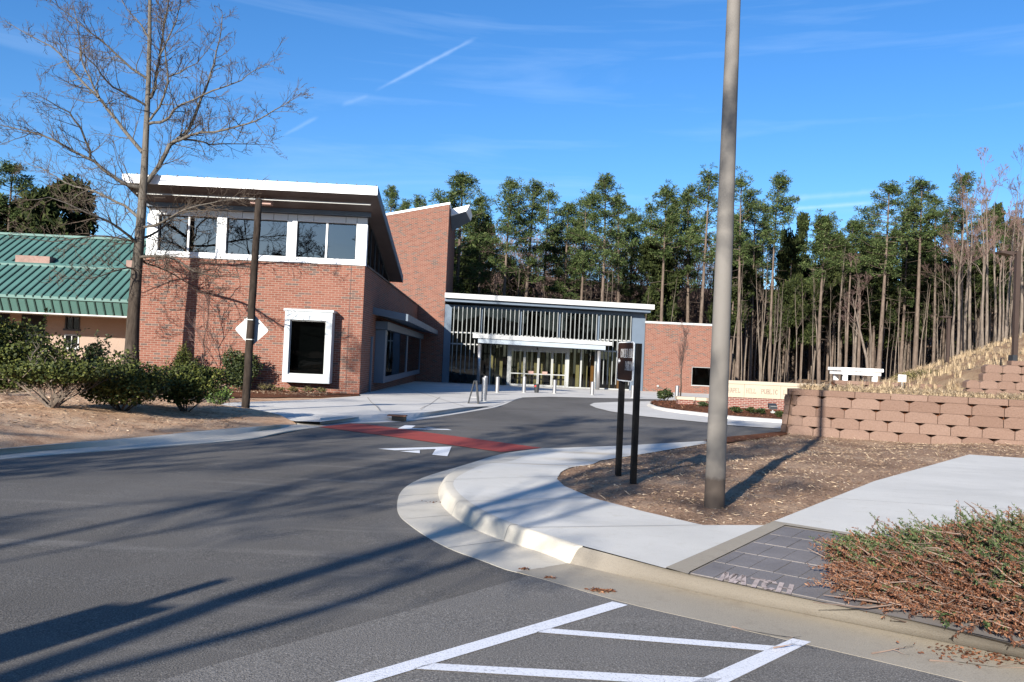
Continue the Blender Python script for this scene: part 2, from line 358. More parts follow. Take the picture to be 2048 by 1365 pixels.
def pole_mat():
    t = NT('painted_pole'); z = t.n('ShaderNodeSeparateXYZ'); t.l(t.coord(), z.inputs[0]); n = t.noise(14, detail=6, rough=.7); m = t.noise(3, t.coord(scale=(1, 1, .3)), 6)
    c = t.mix(t.range(m, .35, .7), (.145, .132, .118), (.175, .16, .145))
    ad = t.n('ShaderNodeMath', operation='MULTIPLY_ADD'); t.l(n, ad.inputs[0]); ad.inputs[1].default_value = .10; t.l(z.outputs[2], ad.inputs[2])
    c = t.mix(t.range(ad.outputs[0], .385, .43, 1, 0), c, (.05, .036, .028)); c = t.mix(t.range(ad.outputs[0], .43, .75, .4, 0), c, (.09, .075, .064))
    c = t.mix(t.range(ad.outputs[0], .065, .09, .8, 0), c, (.5, .48, .45)); return t.fin(c, .8, 0, n, .002, .25)
mt['pole'] = pole_mat()
mt['block'] = (lambda t: t.fin(t.mix(t.range(t.noise(26, detail=5, rough=.7), .3, .7, 0, .45), t.ramp(t.rand(), [(0, (.185, .117, .088)), (.5, (.215, .140, .107)), (1, (.245, .164, .127))]), (.13, .08, .06)), .95, 0, t.noise(22, detail=6, rough=.7), .035, .15))(NT('tan_wall_block'))
mt['paver'] = plain('dark_slate_paver', (.195, .175, .168), .85, 0, .22, 2.2, 70, .004)
mt['joint'] = plain('sandy_joint', (.21, .185, .165), .95, 0, .2, 4)
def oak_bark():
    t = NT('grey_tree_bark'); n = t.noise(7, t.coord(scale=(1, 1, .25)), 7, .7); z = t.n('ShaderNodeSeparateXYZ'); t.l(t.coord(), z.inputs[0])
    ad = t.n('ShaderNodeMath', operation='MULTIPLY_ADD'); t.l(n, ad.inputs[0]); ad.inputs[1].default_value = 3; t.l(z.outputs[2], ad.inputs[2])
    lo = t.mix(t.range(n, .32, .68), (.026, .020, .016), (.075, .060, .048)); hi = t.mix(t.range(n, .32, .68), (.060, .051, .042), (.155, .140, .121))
    return t.fin(t.mix(t.range(ad.outputs[0], 4.5, 8.5), lo, hi), .95, 0, n, .02, .1)       # bark tone darker towards the foot, paler higher up
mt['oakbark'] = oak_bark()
mt['twig'] = bark('tree_twig', (.055, .042, .033), (.105, .082, .064), 4, .004)
mt['twigpink'] = bark('reddish_twig', (.11, .07, .06), (.17, .115, .098), 4, .004)
mt['pinebark'] = bark('pine_bark', (.072, .053, .042), (.175, .135, .108), 5, .03)
mt['palebark'] = bark('pale_bark', (.085, .065, .052), (.21, .172, .14), 5, .02)
mt['needle'] = leafy('pine_needles', [(0, (.017, .031, .010)), (.35, (.038, .060, .019)), (.7, (.070, .096, .032)), (1, (.115, .135, .05))], .75, .12)
mt['dkneedle'] = leafy('dark_evergreen', [(0, (.010, .015, .006)), (.5, (.024, .033, .010)), (1, (.046, .054, .017))], .8, .1)
mt['shrub'] = leafy('shrub_leaves', [(0, (.014, .021, .006)), (.35, (.038, .050, .011)), (.75, (.072, .083, .018)), (1, (.13, .137, .034))], .6, .2)
mt['shrubdk'] = leafy('glossy_dark_leaves', [(0, (.012, .022, .009)), (.5, (.024, .036, .011)), (1, (.070, .082, .026))], .5, .25)
mt['shrubhi'] = leafy('bright_green_leaves', [(0, (.03, .055, .012)), (.5, (.07, .115, .022)), (1, (.13, .18, .04))], .45, .4)
mt['shrubrd'] = leafy('reddish_leaves', [(0, (.03, .015, .012)), (.5, (.08, .035, .026)), (1, (.13, .07, .045))], .5, .4)
mt['junig'] = leafy('juniper_green', [(0, (.018, .034, .012)), (.5, (.055, .085, .030)), (1, (.125, .155, .062))], .65, .2)
mt['junir'] = leafy('juniper_dead_rust', [(0, (.045, .019, .011)), (.45, (.130, .054, .031)), (.8, (.21, .094, .052)), (1, (.29, .16, .092))], .9, .08)
mt['junis'] = leafy('juniper_stem', [(0, (.09, .06, .048)), (1, (.26, .19, .155))], .9, .1)
mt['drygrass'] = leafy('dry_grass_blade', [(0, (.17, .12, .072)), (.5, (.32, .235, .145)), (1, (.46, .36, .24))], .8, .2)
mt['chips'] = leafy('straw_chip', [(0, (.12, .075, .05)), (.5, (.34, .235, .155)), (1, (.58, .45, .31))], .9, .1)
mt['stone'] = leafy('pale_stone', [(0, (.16, .115, .08)), (1, (.42, .33, .25))], .9, .1)
mt['scrub'] = leafy('olive_scrub', [(0, (.07, .062, .025)), (1, (.17, .145, .062))], .8, .1)
# ================================================================== THE GROUND
def gl(L, h=0): return [G(x, y, h) for x, y in L]
def hsw(x, y): q = .9 * max(0, x - 2.2); return .15 * (1 - sstep(11.6 + q, 14.2 + q, y))         # the right-hand pavement runs down to the road at the crossing
base = sheet('ground', [(-260, -120), (260, -120), (260, 420), (-260, 420)], mt['leaflitter'], lambda x, y: -.05)
# asphalt: the new drive and the older parking bay
road_px = [(-900, 1030), (0, 918), (300, 897), (507, 880), (640, 854), (700, 847.5), (755, 845.5), (815, 843.5), (864, 836.5), (937, 825), (1001, 814), (1022, 802), (1045, 796), (1100, 794.5), (1290, 799), (1380, 801.5)]
road = gl(road_px) + [Vector((17, 45, 0)), Vector((17, 27, 0))] + [G(1570, 862), G(1500, 872), G(1415, 884), G(1085, 897.5)] + gl([(1200, 960), (1300, 1100), (1068, 1152)]) + [Vector((3.2, 3, 0)), Vector((3.2, -14, 0)), Vector((-40, -14, 0)), Vector((-40, 9, 0))]
sheet('asphalt_road', road, mt['road'], lambda x, y: 0)
lot_px = [(1068, 1150), (858, 1211), (675, 1262), (430, 1330), (100, 1430)]
lot = gl(lot_px) + [Vector((-6, -12, 0)), Vector((9, -12, 0)), Vector((6.5, 2.2, 0)), G(2100, 1400), G(1887, 1336), G(1600, 1270), G(1257, 1192), G(1120, 1150)]
sheet('parking_bay', lot, mt['lot'], lambda x, y: .004)
# right-hand gutter, kerb and pavement
gut = smooth_line(gl([(1085, 897), (1004, 907), (931, 930.5), (857.7, 951), (821, 967), (799, 985), (793, 1010), (796.6, 1032), (818.6, 1051), (857.7, 1078), (906.5, 1102.6), (955, 1118.5), (1014, 1141.7), (1034, 1146)]))
kb = smooth_line(gl([(1120, 897.5), (1050, 907), (960, 930), (907, 948), (884, 966), (875, 983), (880, 1010), (897, 1029), (926, 1051), (962.6, 1068), (997, 1082), (1041, 1095), (1102, 1115), (1136, 1131)]))
def lift(L, f, extra=0): return [Vector((p.x, p.y, zg(p.x, p.y) + f * hsw(p.x, p.y) + extra)) for p in L]
def Gh(x, y):
    p = G(x, y)
    for _ in range(4): p = G(x, y, hsw(p.x, p.y))
    return p
kt = smooth_line([Gh(*q) for q in [(1130, 897), (1060, 908), (975, 931), (922, 950), (904, 966), (911, 983), (936, 1005), (967.5, 1024.5), (1004, 1041.6), (1053, 1058.7), (1114, 1078), (1165, 1095)]])
NS = 90; gut, kb, kt = resample(gut, NS), resample(kb, NS), resample(kt, NS)
def mid(a, b, t): return [p.lerp(q, t) for p, q in zip(a, b)]
m = MB(); m.loft([lift(gut, 0, -.02), lift(gut, 0, .0035), lift(mid(gut, kb, .5), 0, .010), lift(kb, 0, .014)])
tag(m.build('gutter_strip', mt['kerb'], smooth=False), kind='structure')
m = MB(); wob = [1 + .10 * math.sin(i * 1.9) * math.sin(i * .53) for i in range(NS)]
def kline(t, f, ex=.014): return [Vector((p.x, p.y, zg(p.x, p.y) + f * hsw(p.x, p.y) + ex)) for p in [a.lerp(b, t * w) for a, b, w in zip(kb, kt, wob)]]
m.loft([kline(0, 0), kline(.10, .30), kline(.20, .62), kline(.32, .85), kline(.48, .97), lift(kt, 1, .012)])
m.add([kline(t, f)[-1] for t, f in ((0, 0), (.10, .30), (.20, .62), (.32, .85), (.48, .97))] + [lift(kt, 1, .012)[-1], lift(kt, 0, -.02)[-1], lift(kb, 0, -.02)[-1]], [tuple(range(8))])
tag(m.build('kerb', mt['kerb'], smooth=True), kind='structure')
pave = kt[::-1][:0] + kt + [Gh(*q) for q in [(1331, 1140), (1547, 1046), (1530, 1053), (1405.6, 1053), (1285, 1025), (1183, 997.6), (1128, 974), (1114, 960), (1121, 947), (1146, 937), (1200, 923), (1285, 909.6), (1396, 891), (1440, 884), (1500, 875), (1415, 883), (1250, 892.5)]]
sheet('sidewalk', [(p.x, p.y) for p in pave], mt['conc'], lambda x, y: hsw(x, y) + .012, .35)
w2 = [Gh(*q) for q in [(1547, 1046), (1748, 965), (1938, 911), (2048, 918), (2400, 938), (2500, 1170), (2048, 1112), (1840, 1092)]]
sheet('sidewalk_path', [(p.x, p.y) for p in w2], mt['conc'], lambda x, y: hsw(x, y) + .016, .5)
strip = [Gh(*q) for q in [(1331, 1140), (1547, 1046), (1570, 1054), (1380, 1148), (1376, 1153)]]
sheet('border_strip', [(p.x, p.y) for p in strip], mt['strip'], lambda x, y: hsw(x, y) + .018)
e2 = [Gh(*q) for q in [(1547, 1046), (1840, 1092), (1846, 1097), (1568, 1054)]]
sheet('border_strip', [(p.x, p.y) for p in e2], mt['strip'], lambda x, y: hsw(x, y) + .020)
# slate pavers: rows and columns of slabs with sandy joints
pc = [Gh(*q) for q in [(1380, 1150), (1568, 1056), (1850, 1098), (1690, 1213)]]
sheet('paver_bed', [(p.x, p.y) for p in [Gh(1374, 1150), Gh(1562, 1050), Gh(1850, 1092), Gh(2100, 1135), Gh(2200, 1330), Gh(1960, 1272)]], mt['joint'], lambda x, y: hsw(x, y) + .007)
m = MB(); nu, nvv = 6, 5
def bil(u, v): return (pc[0].lerp(pc[1], v)).lerp(pc[3].lerp(pc[2], v), u)
for j in range(nvv + 1):
    for i in range(-1, nu + 2):
        off = .5 * (j % 2); g = .0035
        u0, u1, v0, v1 = (i + off) / nu + g, (i + 1 + off) / nu - g, j / (nvv) + g, (j + 1) / nvv - g
        u0, u1, v1 = max(u0, .004), min(u1, 1.06), min(v1, .995)
        if u1 - u0 < .02 or v1 - v0 < .02: continue
        q = [bil(u0, v0), bil(u1, v0), bil(u1, v1), bil(u0, v1)]; dz = random.uniform(0, .003)
        m.prism([Vector((p.x, p.y, zg(p.x, p.y) + hsw(p.x, p.y) + .002)) for p in q], [Vector((p.x, p.y, zg(p.x, p.y) + hsw(p.x, p.y) + .012 + dz)) for p in q])
tag(m.build('slate_paving', mt['paver'], recalc=True), kind='structure')
m = MB()
for i in (20, 33, 46, 58, 70, 81):
    L = [lift(gut, 0, .0042)[i], lift(mid(gut, kb, .5), 0, .0115)[i], kline(0, 0, .016)[i], kline(.10, .30, .017)[i], kline(.20, .62, .017)[i], kline(.32, .85, .017)[i], kline(.48, .97, .017)[i], lift(kt, 1, .015)[i]]
    t_ = (gut[i + 1] - gut[i - 1]); t_.z = 0; t_ = t_.normalized() * .007; m.loft([[p - t_ for p in L], [p + t_ for p in L]])
tag(m.build('kerb_joints', mt['joint2']), kind='structure')
m = MB()
for a, b in (((937, 1006), (1180, 998)), ((1053, 1059), (1400, 1054)), ((906, 962), (1116, 955)), ((1662, 1000), (2150, 1030)), ((1835, 935), (2250, 955))):
    p, q = Gh(*a), Gh(*b); d = (q - p).normalized(); nn = Vector((-d.y, d.x, 0)) * .005; L = [p.lerp(q, i / 10) for i in range(11)]; L = [Vector((v.x, v.y, zg(v.x, v.y) + hsw(v.x, v.y) + .0195)) for v in L]; m.loft([[v - nn for v in L], [v + nn for v in L]])
tag(m.build('pavement_joints', mt['joint2']), kind='structure')
# old rolled kerb and gutter in front of the parking bay
n2 = 60
ot = resample(smooth_line([Gh(*q) for q in [(1165, 1097), (1331, 1141), (1380, 1151), (1690, 1213), (1900, 1262), (2048, 1297), (2300, 1360)]]), n2)
ob = resample(smooth_line(gl([(1137, 1130.5), (1262, 1160), (1424, 1197), (1609, 1234), (1794, 1271), (2048, 1322), (2300, 1378)])), n2)
og = resample(smooth_line(gl([(1032, 1145), (1100, 1164), (1257, 1210.5), (1424, 1247.5), (1586, 1284.6), (1748, 1322), (1887, 1355), (2150, 1420)])), n2)
def zl(L, f): return [Vector((p.x, p.y, zg(p.x, p.y) + f)) for p in L]
m = MB(); m.loft([zl(og, -.02), zl(og, .0056), zl(mid(og, ob, .5), .010), zl(ob, .016)]); tag(m.build('old_gutter', mt['oldgut']), kind='structure')
m = MB(); m.loft([zl(ob, .016), zl(mid(ob, ot, .18), .030), zl(mid(ob, ot, .38), .078), zl(mid(ob, ot, .60), .125), zl(mid(ob, ot, .80), .152), zl(ot, .160)])
k0 = [ob[0], ob[0].lerp(ot[0], .18), ob[0].lerp(ot[0], .38), ob[0].lerp(ot[0], .62), ot[0]]
tag(m.build('old_kerb', mt['oldconc'], smooth=True), kind='structure')
# markings
def mark(name, polys, mat, h):
    m = MB()
    for P in polys: m.add([Vector((p.x, p.y, zg(p.x, p.y) + h)) for p in gl(P)], [tuple(range(len(P)))])
    return tag(m.build(name, mat), kind='structure')
mark('crossing_band', [[(638, 855), (700.6, 847.6), (737, 850), (1082.6, 897), (1003, 905.5), (759, 871)]], mt['red'], .010)
mark('road_arrow', [[(755.5, 899), (903, 894.5), (894.7, 914), (864, 911), (871.5, 899.4), (790, 902.2)], [(799.5, 904), (839.7, 902), (839.7, 908)]], mt['white'], .010)
mark('road_arrow', [[(794.6, 858.6), (810.4, 851.3), (831, 852.5), (822.6, 857.9), (896, 859.4), (904, 861.5)], [(846, 855), (854, 855.2), (873, 857.3), (862, 857.0)]], mt['white'], .010)
mark('bay_stripes', [[(1225, 1206), (1256, 1213), (862.6, 1332), (560, 1424), (500, 1416), (690, 1362)], [(1098, 1260), (1562, 1296), (1532, 1305), (1072, 1267.5)],
     [(1585, 1280), (1622, 1287), (1260, 1465), (1200, 1450)], [(862.6, 1330), (1445, 1361), (1412, 1377), (826, 1341)]], mt['stripe'], .009)
# left: kerb, planted bank, straw strips, paths, plaza
n3 = 70
lg = resample(smooth_line(gl([(-700, 996), (0, 918), (300, 896), (507, 879.5), (556, 866), (640, 854)])), n3)
lb = resample(smooth_line(gl([(-700, 986), (0, 908), (225, 894), (420, 878), (520, 863), (600, 851.5)])), n3)
lt = resample(smooth_line([G(x, y, .085) for x, y in [(-700, 974), (0, 899), (230, 882.5), (384, 866), (486, 857), (540, 854.5)]] + [G(590, 848, .03)]), n3)
hl = [.085 * (1 - sstep(.86, 1.0, i / (n3 - 1))) + .012 for i in range(n3)]
def zv(L, f): return [Vector((p.x, p.y, zg(p.x, p.y) + f * h)) for p, h in zip(L, hl)]
m = MB(); m.loft([zl(lg, -.02), zl(lg, .008), zl(lb, .014)]); tag(m.build('gutter_strip', mt['kerb']), kind='structure')
def kl(t, f): return zv(mid(lb, lt, t), f)
m = MB(); m.loft([zl(lb, .012), kl(.22, .36), kl(.45, .70), kl(.68, .91), kl(.85, .99), kl(1, 1.0), [p + Vector((0, .18, .0)) for p in kl(1, 1.0)], [p + Vector((0, .18, -.12)) for p in kl(1, 1.0)]])
tag(m.build('kerb', mt['kerb'], smooth=True), kind='structure')
bank = [(p.x, p.y + .16) for p in lt] + [(p.x, p.y) for p in gl([(560, 838), (500, 829), (420, 822), (300, 816), (100, 818), (-100, 822), (-900, 850)])]
ltx = [p.x for p in lt]; lty = [p.y for p in lt]
def hbank(x, y):
    d = y - float(np.interp(x, ltx, lty)); e = sstep(-6.2, -9.5, x)
    return .075 * (1 - sstep(-6.4, -5.1, x)) + .008 + (.34 * sstep(0.1, 3.2, d) + .05 * math.sin(x * 1.7 + y) * math.sin(y * 1.3) * sstep(.3, 1.5, d)) * (.15 + .85 * e) * (1 - sstep(21.5, 23.8, y))
bk = sheet('planted_bank', bank, mt['straw'], hbank, .45)
sheet('straw_strip', [(p.x, p.y) for p in gl([(-900, 852), (-100, 823), (300, 818), (470, 806), (620, 800.5), (718, 794), (718, 789)])] + [(B(-14, 6, 0).x, B(-14, 6, 0).y), (-60, 42)], mt['straw'], lambda x, y: .01)
sheet('mulch_bed', [(p.x, p.y) for p in gl([(420, 798), (480, 797.5), (560, 797), (640, 797), (718, 793)])] + [tuple(B(0, .02, 0)[:2]), tuple(B(-10.2, .02, 0)[:2])], mt['mulch'], lambda x, y: .035)
walk = gl([(300, 821), (420, 811), (470, 806), (560, 803), (620, 800.5), (722, 793)]) + [B(0.02, 0, 0), B(0.02, 30, 0), B(30, 30, 0), B(30, 20, 0)] + gl([(1380, 801.5), (1290, 799), (1100, 794.5), (1045, 796), (1022, 802), (1010, 806)]) + [G(x, y, .1) for x, y in [(981, 810), (913, 818), (840, 827), (781, 829.5)]] + gl([(745, 838), (700, 846), (640, 854), (590, 849), (560, 840), (500, 830), (430, 823)])
sheet('plaza', [(p.x, p.y) for p in walk], mt['walk'], lambda x, y: .016 + .10 * sstep(-5.6, -4.6, x) * (1 - sstep(26, 32, y)) * (1 - sstep(.5, 3, x)))
sheet('path', [(p.x, p.y) for p in gl([(-900, 858), (-100, 826), (300, 812), (300, 821), (-100, 834), (-900, 866)])], mt['walk'], lambda x, y: .02)
sheet('path', [(p.x, p.y) for p in gl([(470, 872), (556, 866), (648, 853.5), (700, 842), (640, 838), (560, 830), (500, 826), (470, 845)])], mt['walk'], lambda x, y: .004)
# kerb and gutter along the plaza, with the drain inlet
n4 = 60
pg = resample(smooth_line(gl([(640, 854), (700, 847.5), (755, 845.5), (815, 843.5), (864, 836.5), (937, 825), (1001, 814), (1028, 800.5), (1045, 796.3)])), n4)
pb = resample(smooth_line(gl([(640, 850), (700, 844), (755, 843), (815, 842), (852, 834), (925, 820.7), (974, 811.7), (1010, 804.5), (1040, 797)])), n4)
pt = resample(smooth_line([G(x, y, h) for x, y, h in [(640, 848, .016), (700, 841, .03), (755, 832, .12), (781, 829, .14), (840, 827, .14), (913, 818, .13), (975, 810, .1), (1010, 804, .03), (1040, 796.6, .02)]]), n4)
hp = [.02 + .125 * sstep(-5.4, -4.6, p.x) * (1 - sstep(27, 33, p.y)) for p in pt]
m = MB(); m.loft([zl(pg, -.02), zl(pg, .008), zl(pb, .014)]); tag(m.build('gutter_strip', mt['walk']), kind='structure')
top = [Vector((p.x, p.y, zg(p.x, p.y) + h)) for p, h in zip(pt, hp)]
m = MB(); m.loft([zl(pb, .0), [a.lerp(b, .3) + Vector((0, 0, .02)) for a, b in zip(zl(pb, .0), top)], top, [p + Vector((-.03, .16, 0)) for p in top], [p + Vector((-.03, .16, -.13)) for p in top]])
tag(m.build('kerb', mt['walk']), kind='structure')
# joints sawn in the plaza
m = MB()
for a, b in [((470, 806), (700, 846)), ((735, 796), (760, 830)), ((880, 795), (840, 826)), ((790, 770), (930, 815)), ((718, 793), (990, 795))]:
    p, q = G(*a), G(*b); d = (q - p).normalized(); nrm = Vector((-d.y, d.x, 0)) * .012
    for i in range(12):
        s0, s1 = p.lerp(q, i / 12), p.lerp(q, (i + 1) / 12)
        zz = [zg(v.x, v.y) + .019 + .10 * sstep(-5.6, -4.6, v.x) * (1 - sstep(26, 32, v.y)) * (1 - sstep(.5, 3, v.x)) + .004 for v in (s0, s1)]
        m.add([(s0.x - nrm.x, s0.y - nrm.y, zz[0]), (s1.x - nrm.x, s1.y - nrm.y, zz[1]), (s1.x + nrm.x, s1.y + nrm.y, zz[1]), (s0.x + nrm.x, s0.y + nrm.y, zz[0])], [(0, 1, 2, 3)])
tag(m.build('plaza_joints', mt['oldconc']), kind='structure')
# planted traffic island on the right of the drive
sheet('island_pavement', [(p.x, p.y) for p in gl([(1179, 811), (1188, 807), (1230, 805), (1300, 803.5), (1380, 805), (1460, 815), (1640, 830), (1640, 866), (1563, 859), (1453, 851.5), (1417, 847), (1277, 833), (1220, 824), (1192, 817)])], mt['walk'], lambda x, y: .02)
ik = [(1298, 813), (1304, 806.5), (1340, 804), (1400, 806), (1520, 812), (1640, 818), (1660, 852), (1567, 847), (1453, 839), (1418, 834), (1339, 825), (1303, 817)]
ip = smooth_line(gl(ik), 1)[:-1]
m = MB(); ring = ip + [ip[0]]; cen = sum(ip, Vector()) / len(ip)
def ringz(k, h): return [Vector((cen.x + (p.x - cen.x) * k, cen.y + (p.y - cen.y) * k, zg(p.x, p.y) + h)) for p in ring]
m.loft([ringz(1.025, .0), ringz(1.02, .10), ringz(1.0, .13), ringz(.985, .13), ringz(.98, .0)]); tag(m.build('island_kerb', mt['walk']), kind='structure')
def hisl(x, y): return .10 + .12 * max(0, 1 - ((x - cen.x) / 5.5) ** 2 - ((y - cen.y) / 6) ** 2) + .015 * math.sin(5 * x) * math.sin(4 * y)
sheet('mulch_bed', [(p.x, p.y) for p in [cen + (q - cen) * .985 for q in ip]], mt['mulch'], hisl, .5)
# dirt bed between the pavement and the retaining wall
dp = [Gh(*q) for q in [(1530, 1054), (1405.6, 1053.5), (1285, 1025.5), (1183, 998), (1128, 974.5), (1114, 960), (1121, 947), (1146, 937), (1200, 923), (1285, 909.6), (1396, 891), (1440, 884), (1500, 875), (1568, 868)]] + [Vector((7.9, 23.6, 0)), Vector((13.1, 21.1, 0)), Vector((19, 18, 0))] + [Gh(*q) for q in [(2400, 936), (2048, 917.5), (1938, 910.5), (1748, 964.5), (1547, 1045.5)]]
dpoly = [(p.x, p.y) for p in dp]
def dist_edge(x, y, poly):
    b = 9
    for i in range(len(poly)):
        a, c = poly[i], poly[(i + 1) % len(poly)]; L2 = (c[0] - a[0]) ** 2 + (c[1] - a[1]) ** 2
        t = 0 if L2 == 0 else min(1, max(0, ((x - a[0]) * (c[0] - a[0]) + (y - a[1]) * (c[1] - a[1])) / L2))
        b = min(b, math.hypot(x - a[0] - t * (c[0] - a[0]), y - a[1] - t * (c[1] - a[1])))
    return b
def hdirt(x, y):
    d = dist_edge(x, y, dpoly); return hsw(x, y) + .0 + .03 * sstep(0, .3, d) + .025 * math.sin(2.1 * x + y) * math.sin(1.7 * y) * sstep(.1, .8, d)
sheet('dirt_bed', dpoly, mt['dirt'], hdirt, .3)
sheet('mulch_strip', [(p.x, p.y) for p in gl([(1405, 885.5), (1440, 879.5), (1500, 874), (1570, 866), (1590, 869), (1560, 876), (1456, 890), (1425, 890)])], mt['mulch'], lambda x, y: .055 + hsw(x, y))
# terrace behind the retaining wall, rising to the straw-covered hill
tb = [(26, 14.6), (20, 17.45), (12.95, 20.95), (7.95, 23.35), (8.6, 24.7), (9.6, 26.6), (11.6, 29.6), (13.6, 32.6), (15, 38), (20, 46), (30, 75), (44, 150), (180, 150), (180, 8)]
def hill(x, y):
    z = .98 + .25 * sstep(24, 60, y) * 0
    r = x / max(y, 1); z += 3.1 * min(1.7, max(0, (r - .45) / .17)) * sstep(33, 48, y) - .55 * sstep(33, 42, y) * (1 - sstep(.40, .50, r))
    z += 1.12 * sstep(16.6, 19.4, x) * sstep(28.75, 29.3, y) * (1 - sstep(33, 40, y))
    return z
def hterr(x, y): return hill(x, y) - zg(x, y)
sheet('terrace', tb, mt['hill'], hterr, 1.15)
def ztop(x, y):
    if inside(x, y, tb): return hill(x, y)
    if inside(x, y, dpoly): return zg(x, y) + hdirt(x, y)
    return zg(x, y) - .04

# ================================================================== THE LIBRARY
lib = thing('library_building', B(-5, 12, -.5), 'red brick library with white clerestory band, tall brick tower and glass entrance lobby', 'building')
def bx(m, a, b, mi=0): return m.box(a, b, B, mi)
zf, zb = -.75, 5.44
# brick walls of the front block
m = MB(); bx(m, (-10.02, 0, zf), (0, 30, zb)); m.build('brick_wall', mt['brick'], lib)
m = MB(); bx(m, (-.02, .4, zb + .002), (.06, 30, zb + .09)); m.build('coping', mt['soffit'], lib)
m = MB(); bx(m, (-.62, -.012, zf + .2), (-.60, .02, zb - .01)); m.build('control_joint', mt['soffit'], lib)
# clerestory storey
def zroof(t): return 8.60 + (5.98 - 8.60) * (t + 2.3) / (9.8 + 2.3)     # top of the sloping roof
wb_, wt_, hd = 5.69, 7.32, 7.62
m = MB(); bx(m, (-9.80, -.07, zb + .002), (.03, .30, wb_)); bx(m, (-9.72, -.03, wt_), (.0, .26, hd))
for s0, s1 in ((-9.80, -9.31), (-6.71, -6.28), (-3.56, -3.13), (-.45, .03)): bx(m, (s0, -.06, wb_), (s1, .28, wt_))
fr = m.build('window_band', plain('white_panel', (.64, .66, .68), .45, 0, .03), lib)
for s in (-9.3, -8.6, -7.9, -7.2, -6.7, -6.28, -5.6, -4.9, -4.2, -3.56, -3.13, -2.4, -.95, -.45): m = MB(); bx(m, (s - .008, -.034, wt_ + .02), (s + .008, -.028, hd - .01)); m.build('panel_joint', mt['dkmetal'], fr)
for s0, s1, ms in ((-9.31, -6.71, -8.0), (-6.28, -3.56, -4.92), (-3.13, -.45, -1.8)):
    m = MB(); w_ = m
    bx(m, (s0, .10, wt_ - .05), (s1, .16, wt_)); bx(m, (s0, .10, wb_), (s0 + .05, .16, wt_ - .05)); bx(m, (s1 - .05, .10, wb_), (s1, .16, wt_ - .05)); bx(m, (s0 + .05, .10, wb_), (s1 - .05, .16, wb_ + .03))
    w = m.build('window', mt['dkmetal'], lib)
    m = MB(); bx(m, (ms - .04, .06, wb_ + .002), (ms + .04, .2, wt_ - .002)); m.build('mullion', mt['wmetal'], w)
    m = MB(); m.add([B(s0 + .01, .13, wb_ + .01), B(s1 - .01, .13, wb_ + .01), B(s1 - .01, .13, wt_ - .01), B(s0 + .01, .13, wt_ - .01)], [(0, 1, 2, 3)]); m.build('pane', mt['glass'], w)
m = MB(); bx(m, (-10.1, -.35, hd + .01), (.2, -.20, hd + .2)); bx(m, (-9.75, -.01, hd + .002), (.02, .25, hd + .42)); m.build('head_beam', mt['bluegrey'], lib)
# side clerestory: tapering strip of glass under the falling roof
m = MB(); m.add([B(-.02, .30, zb + .09), B(-.02, 9.3, zb + .09), B(-.02, .30, 8.0)], [(0, 1, 2)]); cg = m.build('side_glazing', mt['glass'], lib)
m = MB()
for t in (1.6, 3.2, 4.8, 6.4): bx(m, (-.05, t - .03, zb + .09), (.02, t + .03, zroof(t) - .42))
m.prism([B(-.06, .3, 7.72), B(.04, .3, 7.72), B(.04, 9.2, zb + .1), B(-.06, 9.2, zb + .1)], [B(-.06, .3, 7.86), B(.04, .3, 7.86), B(.04, 9.5, zb + .16), B(-.06, 9.5, zb + .16)])
m.build('mullion', mt['dkmetal'], cg)
m = MB(); bx(m, (-9.7, 8.9, zb + .002), (-.3, 9.1, 6.0)); m.build('inner_wall', mt['room'], lib); m = MB(); bx(m, (-9.7, 2.5, zb + .003), (-6.0, 2.7, 6.9)); m.build('inner_wall', mt['room'], lib)
m = MB(); bx(m, (-9.9, .3, zb + .003), (-9.78, 9.3, 5.9)); m.prism([B(-9.9, .3, 5.9), B(-9.78, .3, 5.9), B(-9.78, 9.3, 5.9), B(-9.9, 9.3, 5.9)], [B(-9.9, .3, 7.7), B(-9.78, .3, 7.7), B(-9.78, 9.3, 5.95), B(-9.9, 9.3, 5.95)]); m.build('inner_wall', mt['room'], lib)
# the big sloping roof
sl, sr, t0, t1, th = -10.0, .70, -2.3, 9.9, .36
m = MB(); q = [(sl, t0), (sr, t0), (sr, t1), (sl, t1)]
m.prism([B(s, t, zroof(t) - th) for s, t in q], [B(s, t, zroof(t) - .01) for s, t in q]); rf = m.build('roof', mt['soffit'], lib)
m = MB(); bx(m, (sl - .02, t0 - .05, zroof(t0) - th), (sr + .02, t0 - .002, zroof(t0) + .02)); m.build('front_fascia', mt['wmetal'], rf)
m = MB(); m.prism([B(sr + .002, t0, zroof(t0) - th - .02), B(sr + .04, t0, zroof(t0) - th - .02), B(sr + .04, t1, zroof(t1) - th - .02), B(sr + .002, t1, zroof(t1) - th - .02)],
                  [B(sr + .002, t0, zroof(t0) + .01), B(sr + .04, t0, zroof(t0) + .01), B(sr + .04, t1, zroof(t1) + .01), B(sr + .002, t1, zroof(t1) + .01)]); m.build('side_fascia', mt['bluegrey'], rf)
m = MB()
for i in range(26):
    s = sl + .15 + i * .42; m.prism([B(s - .02, t0, zroof(t0)), B(s + .02, t0, zroof(t0)), B(s + .02, t1, zroof(t1)), B(s - .02, t1, zroof(t1))], [B(s - .02, t0, zroof(t0) + .085), B(s + .02, t0, zroof(t0) + .085), B(s + .02, t1, zroof(t1) + .085), B(s - .02, t1, zroof(t1) + .085)])
m.build('roof_seam', mt['dkmetal'], rf)
m = MB(); bx(m, (sl + .3, -1.62, zroof(-1.6) - th - .16), (sr - .35, -1.55, zroof(-1.6) - th - .10)); m.build('soffit_trim', mt['alu'], rf)
m = MB(); bx(m, (-4.9, -1.4, 7.78), (-4.0, -1.0, 7.98)); m.build('soffit_box', mt['pinkbox'], rf)
